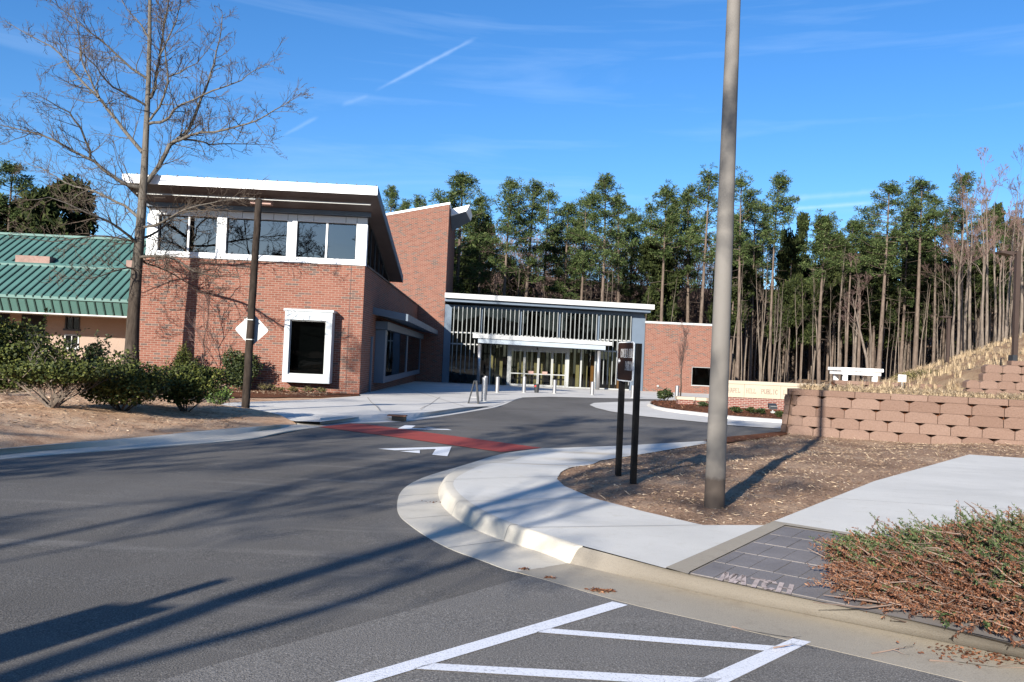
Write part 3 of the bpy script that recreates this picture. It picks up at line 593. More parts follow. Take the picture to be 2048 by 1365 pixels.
# projecting window on the front
m = MB(); p0 = -.66
bx(m, (-3.33, p0, .06), (-3.10, 0, 3.22)); bx(m, (-1.50, p0, .06), (-1.24, 0, 3.22)); bx(m, (-3.10, p0, 2.84), (-1.50, 0, 3.22)); bx(m, (-3.10, p0, .06), (-1.50, 0, .42)); 
w = m.build('window', mt['frame'], lib)
m = MB(); bx(m, (-3.39, p0 - .05, 3.225), (-1.18, 0, 3.32)); m.build('window_cap', mt['frame'], w)
m = MB(); pf = p0 + .14
bx(m, (-3.10, pf - .03, .42), (-3.05, pf + .03, 2.84)); bx(m, (-1.55, pf - .03, .42), (-1.50, pf + .03, 2.84)); bx(m, (-3.05, pf - .03, 2.79), (-1.55, pf + .03, 2.84)); bx(m, (-3.05, pf - .03, .42), (-1.55, pf + .03, .46)); m.build('window_frame', mt['alu'], w)
m = MB(); m.add([B(-3.05, pf, .46), B(-1.55, pf, .46), B(-1.55, pf, 2.79), B(-3.05, pf, 2.79)], [(0, 1, 2, 3)]); m.build('pane', mt['glassd'], w)
m = MB(); bx(m, (-3.09, -.03, .43), (-1.51, -.004, 2.83)); bx(m, (-3.095, pf + .06, .43), (-3.06, -.03, 2.83)); m.build('window_back', mt['roomd'], w)
# side: canopy and boxed windows
m = MB(); m.prism([B(.002, 3.3, 3.42), B(1.74, 3.3, 3.14), B(1.74, 29.6, 3.14), B(.002, 29.6, 3.42)], [B(.002, 3.3, 3.76), B(1.74, 3.3, 3.48), B(1.74, 29.6, 3.48), B(.002, 29.6, 3.76)]); m.build('side_canopy', mt['bluegrey'], lib)
m = MB(); bx(m, (.002, 4.5, 2.72), (.62, 29.5, 3.12)); m.build('canopy_beam', mt['bluegrey'], lib)
m = MB(); bx(m, (.002, 4.7, -.02), (.50, 5.5, 2.70)); bx(m, (.003, 5.5, -.02), (.50, 28.5, .30)); bx(m, (.003, 16.6, .3), (.5, 17.4, 2.7)); bx(m, (.003, 27.9, .3), (.5, 28.5, 2.7)); w = m.build('window', mt['bluegrey'], lib)
m = MB()
for a, b in ((5.5, 16.6), (17.4, 27.9)): m.add([B(.46, a + .05, .31), B(.46, b - .05, .31), B(.46, b - .05, 2.70), B(.46, a + .05, 2.70)], [(0, 1, 2, 3)])
m.build('pane', mt['glassl'], w)
m = MB(); bx(m, (.004, 5.5, .31), (.03, 27.9, 2.7)); m.build('window_back', mt['roomd'], w)
m = MB(); bx(m, (.004, 3.0, zf + .2), (.10, 3.18, 2.3)); m.build('downpipe', mt['bluegrey'], lib)
# brick tower
m = MB(); sT0, sT1 = -9.5, 2.20
m.prism([B(sT0, 30, -1), B(sT1, 30, -1), B(sT1, 44, -1), B(sT0, 44, -1)], [B(sT0, 30, 11.2), B(sT1, 30, 13.85), B(sT1, 44, 13.85), B(sT0, 44, 11.2)]); m.build('tower', mt['brick'], lib)
m = MB(); m.prism([B(sT0, 29.95, 11.202), B(sT1 + .05, 29.95, 13.87), B(sT1 + .05, 44, 13.87), B(sT0, 44, 11.202)], [B(sT0, 29.95, 11.36), B(sT1 + .05, 29.95, 14.05), B(sT1 + .05, 44, 14.05), B(sT0, 44, 11.36)]); m.build('tower_coping', mt['wmetal'], lib)
m = MB(); m.prism([B(2.255, 32, 13.28), B(3.56, 32, 13.74), B(3.9, 35, 13.44), B(2.255, 35, 12.49)], [B(2.255, 32, 13.85), B(3.80, 32, 14.29), B(4.0, 35, 13.9), B(2.255, 35, 13.1)]); hr = m.build('high_roof', mt['wmetal'], lib)
m = MB(); m.prism([B(2.255, 32.1, 13.22), B(3.5, 32.1, 13.67), B(3.86, 35, 13.36), B(2.255, 35, 12.42)], [B(2.255, 32.1, 13.27), B(3.5, 32.1, 13.72), B(3.86, 35, 13.41), B(2.255, 35, 12.47)]); m.build('soffit', mt['bluegrey'], hr)
# glass lobby
L0, L1 = 2.22, 18.7
def zl_(s, a, b): return a + (b - a) * (s - 2.2) / 16.9
m = MB(); m.prism([B(L0, 28.6, zl_(L0, 6.12, 5.95)), B(19.15, 28.6, 5.93), B(19.15, 41, 5.93), B(L0, 41, 6.12)], [B(L0, 28.6, 6.52), B(19.15, 28.6, 6.32), B(19.15, 41, 6.32), B(L0, 41, 6.52)]); lr = m.build('lobby_roof', mt['coping'], lib)
m = MB(); m.prism([B(L0, 28.9, 5.86), B(18.9, 28.9, 5.68), B(18.9, 40, 5.68), B(L0, 40, 5.86)], [B(L0, 28.9, 6.10), B(18.9, 28.9, 5.91), B(18.9, 40, 5.91), B(L0, 40, 6.10)]); m.build('roof_edge_beam', mt['bluegrey'], lr)
m = MB(); bx(m, (L0, 30.02, 5.40), (18.6, 30.3, 5.67)); bx(m, (L0, 29.96, zf - .1), (2.78, 30.3, 5.40)); bx(m, (17.62, 30.02, zf - .1), (18.72, 38, 5.40)); m.build('lobby_frame', mt['bluegrey'], lib)
m = MB(); bx(m, (L0, 37, -1), (18.6, 37.2, 5.6)); bx(m, (17.3, 30.4, -1), (17.5, 37, 5.6)); bx(m, (2.3, 30.4, -1), (2.5, 37, 5.6)); m.build('lobby_wall', mt['room'], lib)
m = MB(); bx(m, (L0, 30.1, -1.1), (18.6, 37, zf - .06)); m.build('lobby_floor', mt['floor'], lib)
for a, b in (((3.9, 34.4, zf), (4.1, 36.8, 2.2)), ((5.4, 34.2, zf), (6.6, 34.5, 2.6)), ((14.6, 35.2, zf), (15.8, 35.4, 2.4)), ((8.0, 33.8, zf), (10.5, 34.3, .1))): m = MB(); bx(m, a, b); m.build('lobby_partition', mt['roomd'], lib)
m = MB(); bx(m, (2.9, 33.5, zf), (3.6, 33.7, 1.9)); m.build('lobby_door', mt['roomd'], lib)
for i, (s, h) in enumerate([(6.2, 1.8), (7.0, 1.8), (8.35, 1.7), (8.85, 1.7), (9.9, 1.7), (10.5, 1.7), (11.3, 1.7), (11.8, 1.7), (12.9, 1.6), (13.4, 1.6), (14.1, 1.55), (6.65, 1.7), (9.35, 1.7), (12.3, 1.6), (16.2, 1.4)]):
    m = MB(); bx(m, (s - .14, 31.0 + .1 * (i % 3), zf), (s + .14, 31.3, h + .6)); m.build('wood_slat', mt['wood'], lib)
m = MB(); bx(m, (14.5, 31.0, zf), (14.75, 31.2, 2.0)); m.build('wood_panel', mt['orange'], lib); m = MB(); bx(m, (16.6, 31.0, zf), (17.0, 31.2, 2.2)); m.build('wood_panel', mt['orange'], lib)
m = MB(); m.add([B(2.78, 30.15, zf), B(7.6, 30.15, zf), B(7.6, 30.15, 5.4), B(2.78, 30.15, 5.4)], [(0, 1, 2, 3)]); m.add([B(12.45, 30.15, zf), B(17.62, 30.15, zf), B(17.62, 30.15, 5.4), B(12.45, 30.15, 5.4)], [(0, 1, 2, 3)]); m.add([B(7.6, 30.15, 2.6), B(12.45, 30.15, 2.6), B(12.45, 30.15, 5.4), B(7.6, 30.15, 5.4)], [(0, 1, 2, 3)])
cw = m.build('curtain_wall', mt['glassl'], lib)
for s in (5.2, 8.42, 11.6, 14.85):
    m = MB(); bx(m, (s - .10, 30.02, 2.62 if 7.6 < s < 12.4 else zf), (s + .10, 30.28, 5.39)); m.build('mullion', mt['bluegrey'], cw)
m = MB()
for z in (2.49, 3.42):
    for a, b in ((2.8, 5.1), (14.95, 17.6)): m = MB(); bx(m, (a, 30.0, z - (.05 if a < 5 else .12)), (b, 30.1, z + (.05 if a < 5 else -.02))); m.build('transom', mt['alu'], cw)
m = MB(); bx(m, (12.5, 30.03, zf), (17.6, 30.12, zf + .12)); m.build('sill_rail', mt['alu'], cw)
nf = 42
for i in range(nf):
    s = 2.98 + (17.5 - 2.98) * i / (nf - 1); zl0 = 2.9
    if s < 5.2: zl0 = .2 + .25 * math.sin(i * 2.1)
    if s > 15: zl0 = -.3
    m = MB(); bx(m, (s - .027, 29.78, zl0), (s + .027, 29.94, 5.55 - .012 * i * .35)); m.build('fin', mt['fin'], cw)
# doors
m = MB()
for s in (7.62, 12.45): bx(m, (s - .12, 30.0, zf), (s + .12, 30.3, 2.6))
bx(m, (7.74, 30.0, 2.22), (12.33, 30.3, 2.6)); bx(m, (6.05, 30.02, zf), (6.15, 30.2, 2.6)); bx(m, (13.5, 30.02, zf), (13.62, 30.2, 2.6)); bx(m, (14.68, 30.02, zf), (14.8, 30.2, 2.6)); m.build('door_frame', mt['alu'], lib)
ds = [7.74, 8.90, 10.04, 11.18, 12.33]
for a, b in zip(ds, ds[1:]):
    m = MB(); a += .012; b -= .012
    bx(m, (a, 30.05, zf + .03), (a + .07, 30.15, 2.2)); bx(m, (b - .07, 30.05, zf + .03), (b, 30.15, 2.2)); bx(m, (a + .07, 30.05, 2.1), (b - .07, 30.15, 2.2)); bx(m, (a + .07, 30.05, zf + .03), (b - .07, 30.15, zf + .18)); bx(m, (a + .07, 30.05, .25), (b - .07, 30.15, .33))
    d = m.build('door', mt['alu'], lib)
    m = MB(); m.add([B(a + .05, 30.1, zf + .1), B(b - .05, 30.1, zf + .1), B(b - .05, 30.1, 2.15), B(a + .05, 30.1, 2.15)], [(0, 1, 2, 3)]); m.build('pane', mt['glassl'], d)
    if 8.5 < a < 11: m = MB(); bx(m, (a + .35, 30.03, .30), (b - .35, 30.045, .52)); m.build('door_sticker', mt['pinkbox'], d)
# entrance canopy
tf = 27.5
m = MB(); m.prism([B(4.62, tf, 2.98), B(15.66, tf, 2.85), B(15.66, 29.7, 2.85), B(4.62, 29.7, 2.98)], [B(4.62, tf, 3.34), B(15.66, tf, 3.12), B(15.66, 29.7, 3.12), B(4.62, 29.7, 3.34)]); ec = m.build('entrance_canopy', mt['coping'], lib)
m = MB(); m.prism([B(5.05, tf + .12, 2.61), B(15.17, tf + .12, 2.47), B(15.17, 29.65, 2.47), B(5.05, 29.65, 2.61)], [B(5.05, tf + .12, 2.975), B(15.17, tf + .12, 2.845), B(15.17, 29.65, 2.845), B(5.05, 29.65, 2.975)]); m.build('canopy_beam', mt['smetal'], ec)
m = MB()
for i in range(36): s = 4.8 + i * .3; bx(m, (s, tf + .2, 3.36 - .02 * (s - 4.6)), (s + .14, 29.5, 3.42 - .02 * (s - 4.6)))
m.build('canopy_roof_rib', mt['alu'], ec)
for s in (5.2, 14.72):
    m = MB(); m.tube([B(s, tf + .5, -.95), B(s, tf + .5, 2.56)], .15, 16); m.build('column', mt['steel'], ec, smooth=True)
m = MB(); m.tube([B(9.9, 29.9, 2.42), B(9.9, 29.8, 2.36), B(9.9, 29.7, 2.30)], .06, 8); m.build('door_sensor', mt['dkmetal'], ec)
# right-hand brick wing with one window
m = MB(); wz, w0, w1, wa, wb2 = 4.86, 18.73, 24.95, 22.68, 24.34
bx(m, (w0, 29.8, -1.1), (wa, 38, wz)); bx(m, (wb2, 29.8, -1.1), (w1, 38, wz)); bx(m, (wa, 29.8, 1.46), (wb2, 38, wz)); bx(m, (wa, 29.8, -1.1), (wb2, 38, -.06)); bx(m, (wa, 32, -.06), (wb2, 38, 1.46))
wg = m.build('brick_wing', mt['brick'], lib)
m = MB(); bx(m, (w0 - .05, 29.74, wz + .002), (w1 + .05, 38.05, wz + .17)); m.build('coping', mt['coping'], wg)
m = MB(); bx(m, (wa, 29.86, -.06), (wa + .06, 29.95, 1.46)); bx(m, (wb2 - .06, 29.86, -.06), (wb2, 29.95, 1.46)); bx(m, (wa + .06, 29.86, 1.40), (wb2 - .06, 29.95, 1.46)); bx(m, (wa - .02, 29.76, -.12), (wb2 + .02, 29.95, -.04)); w = m.build('window', mt['alu'], lib)
m = MB(); m.add([B(wa + .05, 29.9, -.04), B(wb2 - .05, 29.9, -.04), B(wb2 - .05, 29.9, 1.41), B(wa + .05, 29.9, 1.41)], [(0, 1, 2, 3)]); m.build('pane', mt['glassd'], w)
m = MB(); bx(m, (wa + .005, 31.9, -.05), (wb2 - .005, 31.99, 1.45)); bx(m, (wa + .003, 30, -.05), (wa + .02, 31.9, 1.45)); bx(m, (wb2 - .02, 30, -.05), (wb2 - .003, 31.9, 1.45)); m.build('window_back', mt['roomd'], w)
m = MB(); m.tube([B(19.9, 29.8, -.25), B(19.9, 29.66, -.25)], .09, 10); m.build('hose_bib', mt['alu'], wg)

# ================================================================== GREEN-ROOFED WING
gw = thing('green_roofed_building', B(-16, 8, -.4), 'low beige block building with green standing-seam metal roof beside the brick library', 'building')
s0, s1 = -34, -10.35
def bxw(m, a, b):                          # the block wall stands well back under the eave
    f = lambda p: ((p[0] - 6.81) * 1.042 + 6.81, p[1] + 1.7, (p[2] - 1.6) * 1.042 + 1.6); return bx(m, f(a), f(b))
def zr(t): return 3.50 + (7.0 - 3.50) * (t - 1.8) / (7.8 - 1.8)
m = MB(); bxw(m, (s0, 3, -.9), (-14.66, 9, 3.2)); bxw(m, (-13.95, 3, -.9), (-9.45, 9, 3.2)); bxw(m, (-14.66, 3, -.9), (-13.95, 9, 1.1)); bxw(m, (-14.66, 3, 1.76), (-13.95, 9, 2.0)); bxw(m, (-14.66, 3, 2.68), (-13.95, 9, 3.2)); bxw(m, (-14.66, 3.3, 1.1), (-13.95, 9, 1.76)); bxw(m, (-14.66, 3.3, 2.0), (-13.95, 9, 2.68)); m.build('block_wall', mt['beige'], gw)
m = MB(); bxw(m, (-16.7, 2.93, -.4), (-15.6, 2.998, 2.75)); bxw(m, (-20.5, 2.93, -.4), (-17.3, 2.998, 2.75)); m.build('dark_doorway', mt['roomd'], gw)
m = MB(); m.prism([B(s0, 1.8, 3.36), B(s1, 1.8, 3.36), B(s1, 7.8, 6.86), B(s0, 7.8, 6.86)], [B(s0, 1.8, 3.5), B(s1, 1.8, 3.5), B(s1, 7.8, 7.0), B(s0, 7.8, 7.0)])
m.prism([B(s0, 7.8, 6.86), B(s1, 7.8, 6.86), B(s1, 14, 3.4), B(s0, 14, 3.4)], [B(s0, 7.8, 7.0), B(s1, 7.8, 7.0), B(s1, 14, 3.54), B(s0, 14, 3.54)])
m.prism([B(s0, 2.30, 2.74), B(s1, 2.30, 2.74), B(s1, 1.90, 3.36), B(s0, 1.86, 3.36)], [B(s0, 2.22, 2.74), B(s1, 2.22, 2.74), B(s1, 1.80, 3.5), B(s0, 1.80, 3.5)]); gr = m.build('roof', mt['green'], gw, recalc=True)
m = MB(); bx(m, (s0, 2.20, 2.67), (s1, 5.2, 2.735)); m.build('soffit', mt['alu'], gr)
sp = (17.87 - 11.8) / 15.2
for k in range(52):
    s = s1 - .12 - k * sp
    if s < s0: break
    m = MB(); m.prism([B(s - .028, 1.79, 3.5), B(s + .028, 1.79, 3.5), B(s + .028, 7.8, 7.0), B(s - .028, 7.8, 7.0)], [B(s - .028, 1.79, 3.56), B(s + .028, 1.79, 3.56), B(s + .028, 7.8, 7.06), B(s - .028, 7.8, 7.06)])
    m.prism([B(s - .03, 2.17, 2.74), B(s + .03, 2.17, 2.74), B(s + .03, 1.75, 3.5), B(s - .03, 1.75, 3.5)], [B(s - .03, 2.25, 2.74), B(s + .03, 2.25, 2.74), B(s + .03, 1.81, 3.55), B(s - .03, 1.81, 3.55)]); m.build('roof_seam', mt['greenshade'], gr)
m = MB(); bx(m, (s0, 7.7, 7.0), (s1, 7.95, 7.12)); m.build('ridge_cap', mt['green'], gr)
m = MB(); m.prism([B(s0, 4.55, zr(4.55)), B(s1, 4.55, zr(4.55)), B(s1, 4.75, zr(4.75)), B(s0, 4.75, zr(4.75))], [B(s0, 4.55, zr(4.55) + .1), B(s1, 4.55, zr(4.55) + .1), B(s1, 4.75, zr(4.75) + .1), B(s0, 4.75, zr(4.75) + .1)]); m.build('flashing', mt['green'], gr)
for a, b in ((-18.2, -16.5), (-12.7, -11.6)):
    m = MB(); bx(m, (a, 4.7, zr(4.7) + .02), (b, 5.3, zr(4.7) + .45)); m.build('roof_curb', plain('weathered_pink_curb', (.24, .155, .13), .85, 0, .2, 4), gr)
for z0, z1 in ((1.1, 1.76), (2.0, 2.68)):
    m = MB(); bxw(m, (-14.66, 2.97, z0), (-14.60, 3.1, z1)); bxw(m, (-14.01, 2.97, z0), (-13.95, 3.1, z1)); bxw(m, (-14.60, 2.97, z1 - .06), (-14.01, 3.1, z1)); bxw(m, (-14.72, 2.93, z0 - .06), (-13.9, 3.1, z0 + .03)); bxw(m, (-14.33, 2.99, z0 + .03), (-14.29, 3.08, z1 - .06)); w = m.build('window', mt['alu'] if z0 < 1.5 else mt['dkmetal'], gw)
    m = MB(); bxw(m, (-14.6, 3.05, z0), (-14.01, 3.055, z1 - .05)); m.build('pane', mt['glass'], w)
    m = MB(); bxw(m, (-14.65, 3.28, z0), (-13.96, 3.298, z1)); m.build('window_back', mt['roomd'], w)

# unseen dark ridge added against horizon glow mirrored in the panes; the bank at the terrace's edge
hb = MB(); hx = np.linspace(-260, 260, 60)
hb.loft([[Vector((x, y, z + 2.2 * math.sin(x * .11 + y) * (z > 2))) for x in hx] for y, z in ((-95, .8), (-120, 8), (-150, 13), (-220, 14))][::-1]); tag(hb.build('hills', mt['ridge'], smooth=True), kind='structure')
tbk = [Vector((*p, 0)) for p in tb[3:12]]; off = [.15, .2, .25, .35, .45, .6, 3, 4, 6]
tbk2 = [p + Vector((-o, o * .2, 0)) for p, o in zip(tbk, off)]
m = MB(); m.loft([[Vector((p.x, p.y, hill(p.x, p.y))) for p in tbk], [Vector((p.x, p.y, zg(p.x, p.y) - .2)) for p in tbk2]]); tag(m.build('terrace_bank', mt['leaflitter']), kind='structure')
# ================================================================== THINGS
GLY = {'A': [[(0,0),(2,6),(4,0)],[(.7,2),(3.3,2)]], 'B': [[(0,0),(0,6),(2.6,6),(3.5,5.2),(3.5,3.8),(2.6,3.1),(0,3.1)],[(2.6,3.1),(3.8,2.3),(3.8,.8),(2.8,0),(0,0)]], 'C': [[(3.8,4.7),(3,5.8),(2,6),(.7,5.2),(0,3.6),(0,2.4),(.7,.8),(2,0),(3,.2),(3.8,1.3)]],
 'D': [[(0,0),(0,6),(2,6),(3.4,5),(3.9,3),(3.4,1),(2,0),(0,0)]], 'E': [[(3.4,6),(0,6),(0,0),(3.6,0)],[(0,3.1),(2.6,3.1)]], 'G': [[(3.8,4.7),(3,5.8),(2,6),(.7,5.2),(0,3.6),(0,2.4),(.7,.8),(2,0),(3.8,.6),(3.8,2.5),(2.4,2.5)]], 'H': [[(0,0),(0,6)],[(4,0),(4,6)],[(0,3.1),(4,3.1)]],
 'I': [[(2,0),(2,6)],[(1,0),(3,0)],[(1,6),(3,6)]], 'K': [[(0,0),(0,6)],[(3.8,6),(0,2.6)],[(1.3,3.7),(4,0)]], 'L': [[(0,6),(0,0),(3.6,0),(3.6,1)]], 'M': [[(0,0),(.3,6),(2.2,1),(4.1,6),(4.4,0)]], 'N': [[(0,0),(0,6),(4,0),(4,6)]],
 'O': [[(2,6),(.7,5.2),(0,3.6),(0,2.4),(.7,.8),(2,0),(3.3,.8),(4,2.4),(4,3.6),(3.3,5.2),(2,6)]], 'P': [[(0,0),(0,6),(2.6,6),(3.6,5.2),(3.6,3.6),(2.6,2.8),(0,2.8)]], 'R': [[(0,0),(0,6),(2.6,6),(3.6,5.2),(3.6,3.7),(2.6,3),(0,3)],[(2,3),(4,0)]],
 'T': [[(2,0),(2,6)],[(0,5.2),(0,6),(4,6),(4,5.2)]], 'U': [[(0,6),(0,1.6),(.8,.2),(2,0),(3.2,.2),(4,1.6),(4,6)]], 'V': [[(0,6),(2,0),(4,6)]], 'Y': [[(0,6),(2,3),(4,6)],[(2,3),(2,0)]]}
def text(m, s, o, ux, uz, h, adv, wd, serif=True, wob=0):
    o, ux, uz = Vector(o), Vector(ux).normalized(), Vector(uz).normalized(); k = h / 6; x = 0; nn = ux.cross(uz)
    for ch in s:
        if ch == ' ': x += adv * .8; continue
        dx, dz = random.uniform(-wob, wob), random.uniform(-wob, wob)
        for pl in GLY[ch]:
            P = [(x + p[0] * k * (adv / h) * 1.05 + dx, p[1] * k + dz) for p in pl]
            if serif and len(pl) >= 2:
                for (a, b) in ((P[0], P[1]), (P[-1], P[-2])):
                    if abs(a[0] - b[0]) < 1e-6 and ch != 'O': m.add([o + ux * (a[0] + q) + uz * (a[1] + r) for q, r in ((-wd * 1.3, -.1 * wd), (wd * 1.3, -.1 * wd), (wd * 1.3, .4 * wd), (-wd * 1.3, .4 * wd))], [(0, 1, 2, 3)])
            for a, b in zip(P, P[1:]):
                d = Vector((b[0] - a[0], b[1] - a[1])); L = d.length
                if L < 1e-9: continue
                d /= L; w = wd * (.5 if abs(d.y) > .5 else .34); n = Vector((-d.y, d.x)) * w; e = d * w * .6
                q = [(a[0] - e.x + n.x, a[1] - e.y + n.y), (a[0] - e.x - n.x, a[1] - e.y - n.y), (b[0] + e.x - n.x, b[1] + e.y - n.y), (b[0] + e.x + n.x, b[1] + e.y + n.y)]
                m.add([o + ux * u + uz * v + nn * .0005 for u, v in q], [(0, 1, 2, 3)])
        x += adv
    return x
# tall painted light pole
pb_ = G(1427, 1051); pz = zg(pb_.x, pb_.y) + hsw(pb_.x, pb_.y)
lp = thing('light_pole', (pb_.x, pb_.y, pz), 'tall tapered beige-grey metal light pole with dark rusty foot at the pavement edge', 'light pole')
m = MB(); hs_ = [-.1, 0, .2, 1, 2, 3, 4, 5, 6, 7, 8, 9, 9.6]; m.tube([(pb_.x, pb_.y, pz + h) for h in hs_], [.108 - .0062 * max(0, h) * 1.08 for h in hs_], 28); m.build('shaft', mt['pole'], lp, smooth=True)
m = MB(); m.tube([(pb_.x, pb_.y, pz + 9.5), (pb_.x - .5, pb_.y, pz + 9.6)], .03, 8); m.box((pb_.x - 1.1, pb_.y - .18, pz + 9.5), (pb_.x - .5, pb_.y + .18, pz + 9.68)); m.build('lamp_head', mt['lampbrown'], lp)
# bike parking sign on two black posts
P1, P2 = G(1236, 957), G(1266, 970); P1 = Gh(1236, 957); P2 = Gh(1266, 970)
sg = thing('parking_sign', (P2.x, P2.y, zg(P2.x, P2.y) + .05), 'brown sign with white border on two black posts reading covered bike parking', 'sign')
dv = (P2 - P1); dv.z = 0; gap = dv.length; dv.normalize(); nv = Vector((-dv.y, dv.x, 0)) * (1 if dv.x * 0 - dv.y * 1 > 9 else 1)
if nv.x > 0: nv = -nv
zt_ = 1.86 + zg(P2.x, P2.y) + .1
for p, t_ in ((P1, zt_ - .02), (P2, zt_)):
    m = MB(); r = .036; z0 = zg(p.x, p.y) - .1
    q = [p + dv * a + nv * b for a, b in ((-r, -r), (r, -r), (r, r), (-r, r))]; m.prism([Vector((v.x, v.y, z0)) for v in q], [Vector((v.x, v.y, t_)) for v in q]); m.build('post', mt['black'], sg, bevel=.006, recalc=True)
zc = zg(P2.x, P2.y); z0, z1 = zt_ - .50, zt_ + .025; c0 = P1 - dv * .03 + nv * .050; wdt = gap + .02
def pl(u, v, off=0): return Vector((c0.x + dv.x * u + nv.x * off, c0.y + dv.y * u + nv.y * off, v))
def rrect(u0, u1, v0, v1, r, n=5):
    out = []
    for cu, cv, a0 in ((u1 - r, v1 - r, 0), (u0 + r, v1 - r, 90), (u0 + r, v0 + r, 180), (u1 - r, v0 + r, 270)):
        for i in range(n): a = R_(a0 + 90 * i / (n - 1)); out.append((cu + r * math.cos(a), cv + r * math.sin(a)))
    return out
m = MB(); q = rrect(-.02, wdt, z0, z1, .05); m.prism([pl(u, v, .0) for u, v in q], [pl(u, v, .012) for u, v in q]); sp_ = m.build('sign_panel', mt['signwhite'], sg, recalc=True)
m = MB(); q = rrect(0, wdt - .02, z0 + .016, z1 - .016, .04); m.prism([pl(u, v, .012) for u, v in q], [pl(u, v, .015) for u, v in q]); m.build('sign_face', mt['brown'], sp_, recalc=True)
m = MB(); uu = dv; 
text(m, 'COVERED BIKE', pl(.13, z0 + .315, .017), uu, (0, 0, 1), .11, .041, .009); text(m, 'PARKING', pl(.33, z0 + .15, .017), uu, (0, 0, 1), .11, .044, .009)
m.build('lettering', plain('sign_lettering', (.62, .60, .58), .6), sp_)
m = MB(); zc2 = z0 + .27; m.add([pl(.03, zc2, .017), pl(.075, zc2 - .04, .017), pl(.075, zc2 + .04, .017)], [(0, 1, 2)]); m.add([pl(.075, zc2 - .014, .017), pl(.12, zc2 - .014, .017), pl(.12, zc2 + .014, .017), pl(.075, zc2 + .014, .017)], [(0, 1, 2, 3)]); m.build('arrow', mt['signwhite'], sp_)
# weathered post with the back of a diamond sign
wp = G(490, 826); wz_ = zg(wp.x, wp.y) + .08
tp = at(518, 399, wp.y); mp_ = at(503.5, 660, wp.y + .13)
ps = thing('sign_post', (wp.x, wp.y, wz_), 'weathered round black timber post carrying the bare metal back of a diamond sign', 'post')
m = MB(); n = 14; pts = [Vector((wp.x, wp.y, wz_ - .1)).lerp(tp, i / n) + Vector((random.uniform(-.008, .008), 0, 0)) for i in range(n + 1)]; m.tube(pts, [.112 - .022 * i / n for i in range(n + 1)], 16); m.build('post', mt['post'], ps, smooth=True)
m = MB(); r = .455; q = [(0, r), (.05, r - .03), (r - .03, .05), (r, 0), (r - .03, -.05), (.05, -r + .03), (0, -r), (-.05, -r + .03), (-r + .03, -.05), (-r, 0), (-r + .03, .05), (-.05, r - .03)]
m.prism([Vector((mp_.x + a, mp_.y, mp_.z + b)) for a, b in q], [Vector((mp_.x + a, mp_.y + .006, mp_.z + b)) for a, b in q]); m.build('sign_panel', mt['alum_back'], ps, recalc=True)
for d in (-.27, .27): m = MB(); m.box((mp_.x - .14, mp_.y - .262, mp_.z + d - .012), (mp_.x + .10, mp_.y - .002, mp_.z + d + .012)); m.build('strap', mt['alu'], ps)
